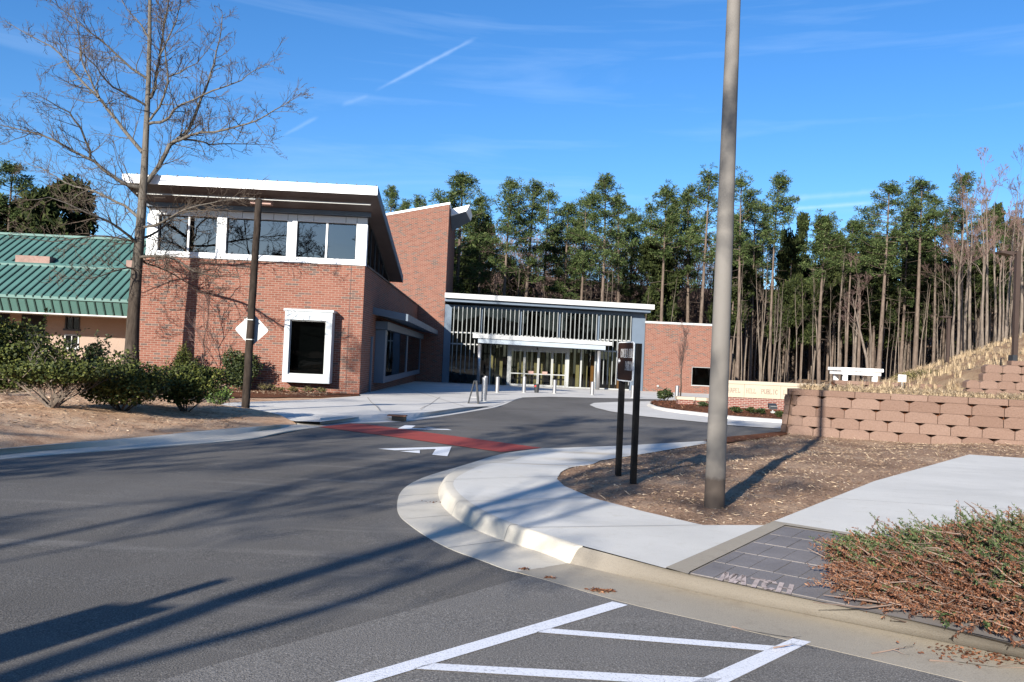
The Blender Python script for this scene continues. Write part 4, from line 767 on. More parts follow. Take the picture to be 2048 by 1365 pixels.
# block retaining walls
def block_wall(name, label, path, basef, courses, h, bl, cap, starts=None):
    path = smooth_line([(*p, 0) for p in path], 1); d = [0]
    for a, b in zip(path, path[1:]): d.append(d[-1] + (b - a).length)
    def P(s):
        s = min(max(s, 0), d[-1] - 1e-4); j = max(i for i in range(len(d) - 1) if d[i] <= s); t = (s - d[j]) / (d[j + 1] - d[j]); q = path[j].lerp(path[j + 1], t)
        u = (P0(s + .25) - P0(s - .25)); u.normalize(); return q, Vector((u.y, -u.x, 0))
    def P0(s):
        s = min(max(s, 0), d[-1] - 1e-4); j = max(i for i in range(len(d) - 1) if d[i] <= s); return path[j].lerp(path[j + 1], (s - d[j]) / (d[j + 1] - d[j]))
    o = thing(name, (path[0].x, path[0].y, basef(path[0].x, path[0].y)), label, 'wall')
    if courses[1] == 'flip': sgn = -1
    else: sgn = 1
    nc = courses[0]; mb = MB(); mc = MB(); mk = MB()
    for k in range(nc + 1):
        iscap = k == nc; hh = cap if iscap else h; s = (starts[k] if starts else 0) - (bl * .5 if k % 2 else 0); z0 = k * h; inn = .025 * k - (.03 if iscap else 0); L = bl * (1.25 if iscap else 1); D = .34
        while s < d[-1]:
            e = s + L * random.uniform(.93, 1.07); s0, s1 = max(s + .006, 0), min(e - .006, d[-1]); s = e
            if s1 - s0 < .08: continue
            (a, na), (b, nb_) = P(s0), P(s1); na, nb_ = na * sgn, nb_ * sgn; za, zb_ = basef(a.x, a.y) + z0, basef(b.x, b.y) + z0
            j = random.uniform(-.012, .012); a, b = a - na * (inn + j), b - nb_ * (inn + j); c, ch = (.13, .075) if not iscap else (.012, .012); Lw = (b - a).length
            fr = [(0, .004), (.25, .004), (.75, .004), (1, .004), (1, hh - ch), (1 - c / Lw, hh), (c / Lw, hh), (0, hh - ch)]
            def V(t, z, dep): q = a.lerp(b, t); nn = na.lerp(nb_, t); return Vector((q.x, q.y, za + (zb_ - za) * t + z)) - nn * dep
            F_ = []
            for t, z in fr: F_.append(V(t, z, .010 if t in (0, 1) else random.uniform(-.006, .006)))
            Bk = [V(t, z, D) for t, z in fr]
            (mc if iscap else mb).prism(F_, Bk)
        # dark fill behind the blocks
    for i in range(60):
        s0, s1 = d[-1] * i / 60, d[-1] * (i + 1) / 60
        if starts and s0 < max(starts) + .1: continue
        (a, na), (b, nb_) = P(s0), P(s1); na, nb_ = na * sgn, nb_ * sgn; tot = nc * h + cap * .6
        f = lambda q, nn, dep, z: Vector((q.x, q.y, basef(q.x, q.y) + z)) - nn * dep
        mk.prism([f(a, na, .16 + .02 * nc, -.1), f(b, nb_, .16 + .02 * nc, -.1), f(b, nb_, .5, -.1), f(a, na, .5, -.1)], [f(a, na, .16 + .02 * nc, tot), f(b, nb_, .16 + .02 * nc, tot), f(b, nb_, .5, tot), f(a, na, .5, tot)])
    mb.build('blocks', mt['block'], o, recalc=True, uv=False, bevel=.004); mc.build('cap_blocks', mt['block'], o, recalc=True, uv=False, bevel=.006); mk.build('core', mt['mulch'], o, recalc=True, uv=False)
    return o
block_wall('retaining_wall', 'long curved tan concrete-block retaining wall with a flat cap course behind the dirt bed',
           [(21, 16.9), (12.95, 20.72), (9.2, 22.5), (8.15, 23.02), (7.75, 23.45), (7.85, 24.0), (8.5, 24.9), (9.6, 26.6), (11.6, 29.6)][::-1], lambda x, y: zg(x, y) + .0, (4, 'n'), .283, .74, .17)
block_wall('retaining_wall', 'stepped upper tan block wall on the terrace with a brown lamp post above it', [(15.9, 28.8), (18.4, 28.6), (26, 28.2)], lambda x, y: .93, (4, 'n'), .285, .62, .16, [.0, .1, .55, .95, 1.5])
block_wall('retaining_wall', 'low distant tan block wall crossing the terrace behind the dry grass', [(13.2, 33.6), (16.5, 33.4), (21, 32.8)], lambda x, y: .80, (1, 'n'), .285, .62, .15)
# library name wall
nw = thing('sign_wall', (10, 36, -.4), 'low name wall of cream cast stone on red brick, carved with Chapel Hill Public Library', 'sign wall')
x0, x1, yf = 8.98, 14.3, 36.0
m = MB(); m.box((x0, yf, -.6), (x1, yf + .45, .275)); m.build('brick_base', mt['brick2'], nw)
j1, j2 = at(1488, 784, yf).x, at(1560.5, 790, yf).x
m = MB()
for a, b in ((x0 - .04, j1 - .006), (j1 + .006, j2 - .006), (j2 + .006, x1)): m.box((a, yf - .04, .28), (b, yf + .47, .86))
sn = m.build('stone_panel', mt['cast'], nw)
m = MB()
for w_, xa, xb in (('CHAPEL', 1451, 1481), ('HILL', 1492.5, 1512.5), ('PUBLIC', 1522.5, 1556), ('LIBRARY', 1567, 1605)):
    a, b = at(xa, 784, yf).x, at(xb, 784, yf).x; text(m, w_, (a, yf - .043, .48), (1, 0, 0), (0, 0, 1), .19, (b - a) / len(w_), .026)
m.build('lettering', mt['letter'], sn)
m = MB(); m.box((x0 - .07, yf - .07, .862), (x1, yf + .5, 1.0)); m.build('stone_cap', mt['castcap'], nw)
lw = thing('garden_wall', (8, 38, -.4), 'short low red brick wall with cream stone cap behind the young island tree', 'wall')
m = MB(); m.box((7.66, 37.6, -.6), (8.36, 38.05, .0)); m.box((8.42, 37.3, -.6), (8.95, 37.7, .0)); m.box((8.9, 36.5, -.6), (9.3, 37.2, .0)); m.build('brick_base', mt['brick2'], lw)
m = MB(); m.box((7.60, 37.55, .003), (8.40, 38.1, .14)); m.box((8.401, 37.25, .003), (9.0, 37.75, .14)); m.box((8.86, 36.49, .003), (9.36, 37.24, .14)); m.build('stone_cap', mt['castcap'], lw)
# bollards
def hplaza(x, y): return zg(x, y) + .016 + .10 * sstep(-5.6, -4.6, x) * (1 - sstep(26, 32, y)) * (1 - sstep(.5, 3, x))
def bollard(px, py, h, label):
    p = G(px, py); z = hplaza(p.x, p.y); o = thing('bollard', (p.x, p.y, z), label, 'bollard', 'steel bollards around the entrance plaza')
    m = MB(); m.tube([(p.x, p.y, z - .05), (p.x, p.y, z + h - .02), (p.x, p.y, z + h)], [.115, .115, .105], 20); m.build('shaft', mt['steel'], o, smooth=False)
    m = MB(); m.tube([(p.x, p.y, z), (p.x, p.y, z + .03)], .15, 20); m.build('base_ring', mt['alu'], o); return o
for a in [(967.5, 804, 1.04, 'brushed steel bollard right beside the black folding board'), (970, 791, 1.0, 'steel bollard partly hidden behind another bollard near the folding board'), (994, 786.5, .92, 'steel bollard standing in the building shadow left of the glass doors'),
          (1047.5, 786, .98, 'steel bollard between the shaded bollard and the black litter bin'), (1108.5, 788, .84, 'steel bollard just right of the black litter bin in front of the doors'), (1184, 791, .82, 'steel bollard in front of the right-hand canopy column'),
          (1265, 797, .75, 'steel bollard seen past the posts of the brown parking sign'), (1353.5, 801.5, .86, 'steel bollard beside the dark square window of the brick wing')]: bollard(*a)
# litter bin, folding board
p = G(1073, 786.5); z = hplaza(p.x, p.y); o = thing('litter_bin', (p.x, p.y, z), 'small black tapered litter bin with a red mark before the glass doors', 'bin')
m = MB(); m.loft([[Vector((p.x + r * math.cos(a), p.y + r * math.sin(a), z + h)) for a in [2 * math.pi * i / 20 for i in range(21)]] for r, h in ((.0, .01), (.13, .0), (.175, .5), (.185, .5), (.185, .54), (.16, .54), (.12, .1), (0, .1))]); m.build('body', mt['dkmetal'], o)
m = MB(); m.box((p.x - .14, p.y - .185, z + .36), (p.x - .05, p.y - .17, z + .46)); m.build('red_mark', plain('red_sticker', (.5, .03, .03)), o)
p = G(948, 808); z = hplaza(p.x, p.y); o = thing('folding_board', (p.x, p.y, z), 'black folding A-frame board seen edge-on at the plaza kerb', 'board')
for nm, a, b in (('front_panel', -.23, -.02), ('rear_panel', .16, .04)):
    m = MB(); m.hexa([Vector((p.x + a + d, p.y + e, z + .0)) for d, e in ((-.02, -.3), (.05 if a > 0 else .02, -.3), (.05 if a > 0 else .02, .3), (-.02, .3))] + [Vector((p.x + b + d, p.y + e, z + .93)) for d, e in ((-.02, -.3), (.05 if a > 0 else .02, -.3), (.05 if a > 0 else .02, .3), (-.02, .3))]); m.build(nm, mt['dkmetal'], o, recalc=True)
m = MB(); m.box((p.x - .2, p.y - .27, z + .25), (p.x + .15, p.y - .24, z + .28)); m.build('brace', mt['steel'], o)
# storm drain inlet in the plaza kerb
p, q = G(783, 843), G(814, 843); o = thing('storm_drain', (p.x, p.y, zg(p.x, p.y)), 'dark kerb storm drain opening with a rusty iron hood', 'drain')
m = MB(); zz = zg(p.x, p.y); m.box((p.x, p.y - .015, zz + .02), (q.x, p.y + .1, zz + .135)); m.build('opening', mt['roomd'], o)
m = MB(); m.box((p.x - .12, p.y - .03, zz + .137), (q.x, p.y + .30, zz + .163)); m.build('iron_hood', plain('rusty_iron', (.19, .085, .05), .85, 0, .3, 9, 60), o)

# flood light in the island
p = G(1545, 834); z = zg(p.x, p.y) + .16; o = thing('flood_light', (p.x, p.y, z), 'small black floodlight on a stub mount in the red mulch facing the name wall', 'floodlight')
m = MB(); m.tube([(p.x, p.y, z - .05), (p.x, p.y, z + .16)], .03, 8); m.box((p.x - .08, p.y - .06, z - .02), (p.x + .08, p.y + .06, z + .06)); m.build('mount', mt['alu'], o)
m = MB(); m.prism([Vector((p.x - .17, p.y - .10, z + .14)), Vector((p.x + .17, p.y - .10, z + .14)), Vector((p.x + .17, p.y + .14, z + .20)), Vector((p.x - .17, p.y + .14, z + .20))], [Vector((p.x - .15, p.y - .06, z + .32)), Vector((p.x + .15, p.y - .06, z + .32)), Vector((p.x + .17, p.y + .16, z + .38)), Vector((p.x - .17, p.y + .16, z + .38))]); m.build('housing', mt['dkmetal'], o, bevel=.015)
m = MB(); m.box((p.x - .12, p.y - .105, z + .26), (p.x + .12, p.y - .09, z + .275)); m.build('trim', mt['alu'], o)
# lamp posts on the terrace
p = at(2029, 717, 29.1); o = thing('lamp_post', p, 'dark brown square lamp post with a flat shoebox head above the upper block wall', 'lamp post')
tz = at(2038, 503, 29.1).z; m = MB(); m.box((p.x - .075, p.y - .075, p.z - .15), (p.x + .075, p.y + .075, tz)); m.build('shaft', mt['lampbrown'], o)
m = MB(); m.box((p.x - .14, p.y - .14, p.z - .2), (p.x + .02, p.y + .14, p.z + .11)); m.build('base_cover', mt['dkmetal'], o)
m = MB(); m.box((p.x - .26, p.y - .04, tz - .11), (p.x - .077, p.y + .04, tz - .05)); m.hexa([Vector((p.x + a, p.y + b, tz + c)) for a, b, c in ((-.70, -.2, -.10), (-.26, -.2, -.18), (-.26, .2, -.18), (-.70, .2, -.10), (-.70, -.2, -.04), (-.26, -.2, -.03), (-.26, .2, -.03), (-.70, .2, -.04))]); m.build('lamp_head', mt['lampbrown'], o)
p = at(1893, 773, 44); o = thing('lamp_post', (p.x, p.y, p.z), 'thin distant dark lamp post with a small flat head in the dry grass', 'lamp post')
tz = at(1897, 636, 44).z; m = MB(); m.box((p.x - .07, p.y - .07, p.z - .5), (p.x + .07, p.y + .07, tz)); m.build('shaft', mt['lampbrown'], o)
m = MB(); m.box((p.x - .45, p.y - .15, tz + .0), (p.x + .10, p.y + .15, tz + .07)); m.build('lamp_head', mt['lampbrown'], o)
# white portal frame and little notice on the terrace
a, b = at(1690, 752, 50), at(1749, 756, 50); zt2 = at(1720, 744, 50).z; o = thing('pergola', (a.x, a.y, .9), 'small white timber pergola with a double top beam beyond the dry grass', 'pergola')
for q in (a, b): 
    for dy in (0, 1.4): m = MB(); m.box((q.x - .12, q.y - .12 + dy, .5), (q.x + .12, q.y + .12 + dy, zt2 - .2)); m.build('post', mt['wmetal'], o)
m = MB(); m.box((a.x - .28, a.y - .2, zt2 - .2), (b.x + .30, a.y + 1.7, zt2 - .02)); m.box((a.x - .36, a.y - .3, zt2 + .03), (b.x + .4, a.y + 1.8, zt2 + .22)); m.build('top_beam', mt['wmetal'], o)
a = at(1804, 768, 31); o = thing('notice_sign', (a.x, a.y, .95), 'tiny white and pink notice on a thin stake in the dry grass', 'sign')
m = MB(); m.box((a.x - .02, a.y, .8), (a.x + .02, a.y + .02, at(1804, 764, 31).z)); m.build('stake', mt['alu'], o)
q = at(1804, 757, 31); m = MB(); m.box((q.x - .15, a.y - .015, q.z - .13), (q.x + .15, a.y - .002, q.z + .13)); pn = m.build('panel', mt['signwhite'], o)
m = MB(); [m.box((q.x - .11, a.y - .018, q.z + d - .022), (q.x + .05, a.y - .0155, q.z + d + .022)) for d in (.06, -.03)]; m.build('print', mt['pinkbox'], pn)
# out-of-view post and panel, added and shaped to cast a shadow on the road
o = thing('bay_shadow_post', (-4.62, .05, 0), 'unseen panel on a post, shaped for its shadow on the road', 'sign')
m = MB(); m.tube([(-4.62, .05, -.1), (-4.62, .05, 2.2)], .055, 10); m.build('post', mt['steel'], o)
m = MB(); m.box((-4.85, -.02, .85), (-4.40, .0, 1.98)); m.build('panel', mt['signwhite'], o)
# spray-painted word on the pavers
m = MB(); a, b = Gh(1440, 1166), Gh(1585, 1194); ux = (b - a); ux.z = 0; L = ux.length; ux.normalize(); uy = Vector((.40, .92, 0)); z = zg(a.x, a.y) + hsw(a.x, a.y) + .017
text(m, 'MATCH', (a.x, a.y, z), ux, uy, .26, L / 5.0, .034, False, .006)
for i, v in enumerate(m.v): m.v[i] = (v[0], v[1], zg(v[0], v[1]) + hsw(v[0], v[1]) + .018)
tag(m.build('painted_word', mt['chalk']), kind='structure')
# ================================================================== PLANTS
def rdir(rng, up=0):
    v = rng.normal(size=3); v[2] += up; return v / np.linalg.norm(v)
def grow(ml, mt_, p, d, L, r, lvl, rng, up=.12, jit=.22, nk=(4, 6), ang=(28, 62), rcut=.03, minr=.006, ks=.62, segs=4, t0=.25):
    """One branch and, below it, its side branches: thick ones into ml, thin ones into mt_."""
    p = np.array(p, float); d = np.array(d, float); pts = [p.copy()]; rr = [r]
    for i in range(segs):
        d = d + rng.normal(size=3) * jit; d[2] += up; d /= np.linalg.norm(d); p = p + d * L / segs; pts.append(p.copy()); rr.append(max(minr * .6, r * (1 - .8 * (i + 1) / segs)))
    (ml if r > rcut else mt_).tube(pts, rr, 7 if r > .12 else (5 if r > .04 else 3), cap=False)
    if lvl > 0: side(ml, mt_, pts, rr, L, lvl, rng, up, jit, nk, ang, rcut, minr, ks, segs, t0)
def side(ml, mt_, pts, rr, L, lvl, rng, up, jit, nk, ang, rcut, minr, ks, segs, t0):
    n = rng.randint(nk[0], nk[1] + 1)
    for k in range(n):
        t = t0 + (1 - t0) * (k + rng.rand()) / n; x = t * (len(pts) - 1); i = min(int(x), len(pts) - 2); q = np.array(pts[i]) + (np.array(pts[i + 1]) - np.array(pts[i])) * (x - i)
        d = np.array(pts[i + 1]) - np.array(pts[i]); d /= np.linalg.norm(d); o = rdir(rng, .15); o -= d * o.dot(d); o /= np.linalg.norm(o); a = R_(rng.uniform(*ang))
        rp_ = rr[i] + (rr[i + 1] - rr[i]) * (x - i)
        grow(ml, mt_, q, d * math.cos(a) + o * math.sin(a), L * ks * rng.uniform(.55, 1.05) * (1.15 - .5 * t), max(minr, rp_ * rng.uniform(.45, .68)), lvl - 1, rng, up, jit, nk, ang, rcut, minr, ks, max(3, segs - 1), t0)
def put(src, loc, rz=0, sc_=(1, 1, 1), label=None, cat=None, group=None):
    """Copy a plant: the Empty and each of its parts."""
    o = src.copy(); sc.collection.objects.link(o); o.location = loc; o.rotation_euler = (0, 0, rz); o.scale = sc_; ROOTS[o.name] = Vector(loc)
    for ch in src.children: c = ch.copy(); sc.collection.objects.link(c); c.parent = o
    if label: o['label'] = label
    if group: o['group'] = group
    elif 'group' in o: del o['group']
    return o
def first(src, loc, rz=0, sc_=(1, 1, 1), label=None, group=None):
    src.location = loc; src.rotation_euler = (0, 0, rz); src.scale = sc_
    if label: src['label'] = label
    if group: src['group'] = group
    return src
class Bank:                                   # hands out the first original, then copies
    def __init__(s, protos): s.p = protos; s.used = set()
    def __call__(s, i, *a, **k):
        i %= len(s.p)
        if i in s.used: return put(s.p[i], *a, **k)
        s.used.add(i); k.pop('cat', None); return first(s.p[i], *a, **k)
    def drop(s):
        for i, o in enumerate(s.p):
            if i not in s.used:
                for c in list(o.children): bpy.data.objects.remove(c)
                bpy.data.objects.remove(o)
O0 = (0, 0, 0)
# ---- pines: straight bare trunk, tufted crown
def wedges(C, n, lo, hi, w, rng, up=.25, flat=1.0):
    N = len(C); D = rng.normal(size=(N, n, 3)); D[..., 2] = D[..., 2] * flat + up; D /= np.linalg.norm(D, axis=2, keepdims=True)
    L = rng.uniform(lo, hi, (N, n, 1)); S = np.cross(D, rng.normal(size=(N, n, 3))); S /= np.linalg.norm(S, axis=2, keepdims=True)
    c = np.asarray(C)[:, None, :] + D * .05; e = c + D * L
    return np.stack([c, e + S * w, e - S * w], 2).reshape(-1, 3)
def pine(seed, h, cb, rmax, ntop, dense=1.0, tr=.19, mat='needle', stub=14):
    rng = np.random.RandomState(seed); o = thing('pine_tree', O0, 'pine', 'tree'); t = MB(); n = 12; lean = rng.uniform(-.35, .35, 2); pts = []
    for i in range(n + 1): q = i / n; pts.append((lean[0] * q * q + .12 * math.sin(4 * q + seed), lean[1] * q * q, -.6 + (h + .3) * q))
    def ax(z): q = (z + .6) / (h + .3); return np.array([lean[0] * q * q + .12 * math.sin(4 * q + seed), lean[1] * q * q, z])
    t.tube(pts, [tr * (1.12 - .92 * i / n) for i in range(n + 1)], 7, cap=False)
    C = []; z = cb
    while z < h:
        q = (z - cb) / (h - cb); R = rmax * 1.18 * (min(1, .4 + 2.0 * q)) * (1 - q ** 2.0) * rng.uniform(.7, 1.15) + .3; nb = rng.randint(2, 5)
        for k in range(nb):
            a = rng.uniform(0, 6.283); L = R * rng.uniform(.55, 1.1); d = np.array([math.cos(a), math.sin(a), rng.uniform(-.05, .45) + .4 * q]); b0 = ax(z); b1 = b0 + d * L
            t.tube([b0, b0 + d * L * .5 + (0, 0, -.08 * L), b1], [.045 * (1 - .5 * q), .03, .012], 3, cap=False)
            for j in range(max(2, int(L * 2.2 * dense))):
                f = .35 + .65 * (j + rng.rand()) / max(2, int(L * 2.2 * dense)); C += [b0 + d * L * f + rng.normal(size=3) * (.24, .24, .14) + (0, 0, .1) for _ in range(2)]
        z += rng.uniform(.28, .62) / math.sqrt(dense)
    for k in range(ntop): C.append(ax(h) + rng.normal(size=3) * (.4, .4, .35))
    for k in range(stub):
        z = rng.uniform(cb * .4, cb * 1.05); a = rng.uniform(0, 6.283); L = rng.uniform(.4, 2.0) * (.4 + z / cb * .6); b0 = ax(z); t.tube([b0, b0 + np.array([math.cos(a) * L, math.sin(a) * L, rng.uniform(-.3, .25) * L])], [.028, .008], 3, cap=False)
    t.build('trunk', mt['pinebark'], o, smooth=True, uv=False)
    fast('crown', wedges(C, 26, .16, .42, .036, rng), 3, mt[mat], o); return o
PINES = Bank([pine(1, 22, 13.2, 2.5, 6, .95), pine(2, 22, 12.0, 2.9, 8, .8), pine(3, 22, 14.5, 2.1, 6, 1.1), pine(4, 22, 11.0, 2.6, 6, .8, .21), pine(5, 22, 15.2, 1.9, 5, 1.1, .16), pine(6, 22, 9.5, 2.9, 8, .9, .2), pine(7, 22, 13.8, 2.4, 6, .75, .18)])
def dark_tree(seed, h, r, n=900, lo=.5):
    rng = np.random.RandomState(seed); o = thing('evergreen_tree', O0, 'evergreen', 'tree'); t = MB(); t.tube([(0, 0, -.5), (.1, 0, h * .5), (0, .1, h * .9)], [.16, .1, .03], 6, cap=False); t.build('trunk', mt['pinebark'], o, uv=False)
    C = []; lum = [np.array([rng.uniform(-.75, .75) * r, rng.uniform(-.75, .75) * r, h * rng.uniform(lo, .95)]) for _ in range(16)]
    for l in lum: k = r * rng.uniform(.28, .5) * (1.25 - .6 * l[2] / h); C += [l * (1 - .35 * l[2] / h * np.array([1, 1, 0])) + rdir(rng) * k * rng.rand() ** .4 * np.array([1, 1, .75]) for _ in range(n // 16)]
    fast('crown', wedges(C, 14, .18, .45, .075, rng, .1), 3, mt['dkneedle'], o); return o
EVER = Bank([dark_tree(21, 9, 2.6), dark_tree(22, 10, 2.3), dark_tree(23, 8, 2.9)])
# ---- bare trees of the wood
def bare(seed, h, r, lvl, nk, sp=(25, 50), bk='palebark', tw='twig', cb=.35, jit=.10, minr=.012, bl=.5):
    rng = np.random.RandomState(seed); o = thing('bare_tree', O0, 'bare', 'tree'); a, b = MB(), MB(); p = np.array([0, 0, -.5]); d = np.array([rng.uniform(-.025, .025), rng.uniform(-.025, .025), 1]); pts = [p]; rr = [r]; n = 9
    for i in range(n): d = d + rng.normal(size=3) * jit * np.array([.6, .6, .2]); d[2] = abs(d[2]); d /= np.linalg.norm(d); p = p + d * (h + .5) / n; pts.append(p); rr.append(r * (1 - .88 * (i + 1) / n))
    a.tube(pts, rr, 7, cap=False); side(a, b, pts, rr, h * bl, lvl, rng, .10, .16, nk, sp, .035, minr, .6, 4, cb)
    a.build('trunk', mt[bk], o, smooth=True, uv=False); b.build('twigs', mt[tw], o, uv=False); return o
BARE = Bank([bare(31, 14, .13, 2, (6, 9), (25, 55), 'palebark', 'twig', .45, .05, .012, .28), bare(32, 15, .15, 4, (4, 6), (18, 38), 'palebark', 'twigpink', .45, .05), bare(33, 11, .10, 2, (6, 9), (25, 55), 'palebark', 'twig', .5, .06, .012, .25), bare(34, 16, .17, 4, (5, 6), (16, 36), 'palebark', 'twigpink', .38, .06), bare(35, 12, .09, 2, (5, 8), (30, 60), 'palebark', 'twig', .5, .07, .012, .3)])
def spot(px, py, Y): q = at(px, py, Y); return q
def pine_at(px, py, Y, i, w=1.0, label=None, group=None):
    q = at(px, py, Y); z0 = ztop(q.x, q.y); k = (q.z - z0) / 22.2; s = .55 + .45 * k
    PINES(i, (q.x, q.y, z0), random.uniform(0, 6.28), (w * s * 1.06, w * s * 1.06, k), label=label, group=group)
L1 = 'tall pine with bare trunk and tufted crown in the wood right behind the lobby'; G1 = 'pines behind the lobby'
for px, py, Y, i, w in [(925, 352, 84, 5, 1.45), (968, 395, 92, 1, 1.2), (1018, 362, 86, 1, 1.15), (1062, 364, 90, 3, 1.15), (1095, 385, 98, 0, 1.1), (1132, 412, 96, 5, 1.25), (1172, 398, 92, 0, 1.1), (1214, 352, 84, 1, 1.2), (1246, 392, 95, 3, 1.1), (1300, 412, 97, 0, 1), (1335, 376, 88, 2, 1.2), (1362, 402, 96, 1, 1), (1385, 382, 93, 3, 1.1), (1414, 348, 84, 0, 1.2), (945, 440, 100, 5, 1.2), (1150, 440, 104, 1, 1.1), (1270, 430, 104, 5, 1.1), (1345, 440, 106, 6, 1)]: pine_at(px, py, Y, i, w, L1, G1)
L2 = 'tall slim high-crowned pine in the wood just beyond the light pole'; G2 = 'pines beyond the light pole'
for px, py, Y, i, w in [(1487, 357, 82, 0, 1.05), (1512, 402, 90, 6, 1.1), (1552, 352, 84, 4, 1.0), (1530, 440, 95, 2, .9), (1468, 430, 98, 1, 1)]: pine_at(px, py, Y, i, w, L2, G2)
pine_at(1650, 432, 78, 2, 1.15, 'lone slim pine whose small rounded crown stands against the gap of blue sky')
L3 = 'pine with long reddish trunk in the dense wood behind the white pergola and the hill'; G3 = 'pines behind the pergola and hill'
for px, py, Y, i, w in [(1702, 442, 80, 4, 1.0), (1725, 447, 84, 0, 1.0), (1772, 368, 78, 1, 1.15), (1842, 362, 80, 2, 1.25), (1812, 420, 90, 5, 1.0), (1876, 395, 88, 6, 1), (1930, 350, 84, 3, 1.05), (1690, 490, 96, 0, 1), (1760, 470, 98, 5, 1), (1600, 520, 98, 5, .9), (1905, 430, 96, 0, 1.1), (1985, 420, 96, 1, 1.1), (2040, 440, 100, 3, 1.1), (1575, 545, 104, 3, 1)]: pine_at(px, py, Y, i, w, L3, G3)
for px, py, Y, i, w, lb in [(784, 380, 92, 5, .8, 'pine whose round top shows between the sloping roof and the brick tower'), (842, 392, 96, 3, .8, 'small pine top showing just over the slanted coping of the brick tower'), (815, 404, 104, 1, .8, 'lower pine top half hidden over the slanted tower coping')]: pine_at(px, py, Y, i, w, lb)
q = at(30, 335, 62); PINES(1, (q.x, q.y, -.7), .4, (1.15, 1.15, (q.z + .7) / 22), label='tall loose pine at the far edge behind the green metal roof')
q = at(120, 366, 60); EVER(0, (q.x, q.y, -.7), 1.0, (1.3, 1.3, (q.z + .7) / 8.7), label='dense dark evergreen behind the green metal roof')
q = at(82, 420, 64); EVER(1, (q.x, q.y, -.7), 2.0, (1.3, 1.3, (q.z + .7) / 9.7), label='dark evergreen between the loose pine and the dense one behind the green roof')
q = at(-60, 400, 66); EVER(2, (q.x, q.y, -.7), 2.0, (1.6, 1.6, (q.z + .7) / 7.7), label='dark evergreen cut by the photo edge behind the green roof')
L4 = 'dark bushy evergreen filling the wood between the pine trunks'; G4 = 'dark evergreens between the pines'
for k in range(34):
    px = [925, 960, 905, 1035, 1320][k] if k < 5 else random.uniform(1455, 2100); Y = random.uniform(88, 116); py = random.uniform(470, 575) if k >= 5 else random.uniform(480, 560)
    if k >= 5 and px > 1900: py -= 30
    q = at(px, py, Y); z0 = ztop(q.x, q.y); s = random.uniform(.8, 1.25); EVER(k, (q.x, q.y, z0), random.uniform(0, 6), (s, s, (q.z - z0) / 8.6), label=L4, group=G4)
L5 = 'slender bare tree with pale trunk standing among the pines of the wood'; G5 = 'bare trees in the wood'
for k in range(108):
    px = random.uniform(1462, 2080) if k > 17 else random.uniform(930, 1420); Y = random.uniform(72, 104) if k > 17 else random.uniform(80, 104); py = random.uniform(480, 640) if k > 17 else random.uniform(510, 580)
    q = at(px, py, Y); z0 = ztop(q.x, q.y); i = random.choice((0, 2, 4)); s = (q.z - z0) / [14, 15, 11, 16, 12][i]; w = max(.6, s) * random.uniform(.55, .95)
    BARE(i, (q.x, q.y, z0), random.uniform(0, 6), (w, w, s), label=L5, group=G5)
L6 = 'tall bare tree with fine pinkish crown at the wood edge above the hill'; G6 = 'pinkish bare trees above the hill'
for px, py, Y in [(1985, 372, 66), (2020, 362, 70), (2052, 352, 64), (1950, 392, 72), (1925, 420, 70), (2085, 360, 72), (2005, 430, 62), (2040, 415, 80), (1968, 440, 76), (1940, 372, 78), (2000, 395, 82), (2060, 400, 74), (1975, 400, 60), (2035, 385, 76), (2012, 470, 58), (1915, 450, 78), (2070, 470, 60)]:
    q = at(px, py, Y); z0 = ztop(q.x, q.y); i = random.choice([1, 3]); s = (q.z - z0) / [0, 15.2, 0, 16.2][i]; BARE(i, (q.x, q.y, z0), random.uniform(0, 6), (s * 1.1, s * 1.1, s), label=L6, group=G6)
# brushy multi-stem thicket in front of the wood
L7 = 'brushy reddish-brown leafless thicket behind the white pergola'
for px, py, Y in [(1715, 560, 62), (1745, 590, 60)]:
    q = at(px, py, Y); z0 = ztop(q.x, q.y); BARE(1, (q.x, q.y, z0), random.uniform(0, 6), (1.0, 1.0, (q.z - z0) / 15), label=L7, group='brushy thickets')
PINES.drop(); EVER.drop(); BARE.drop()
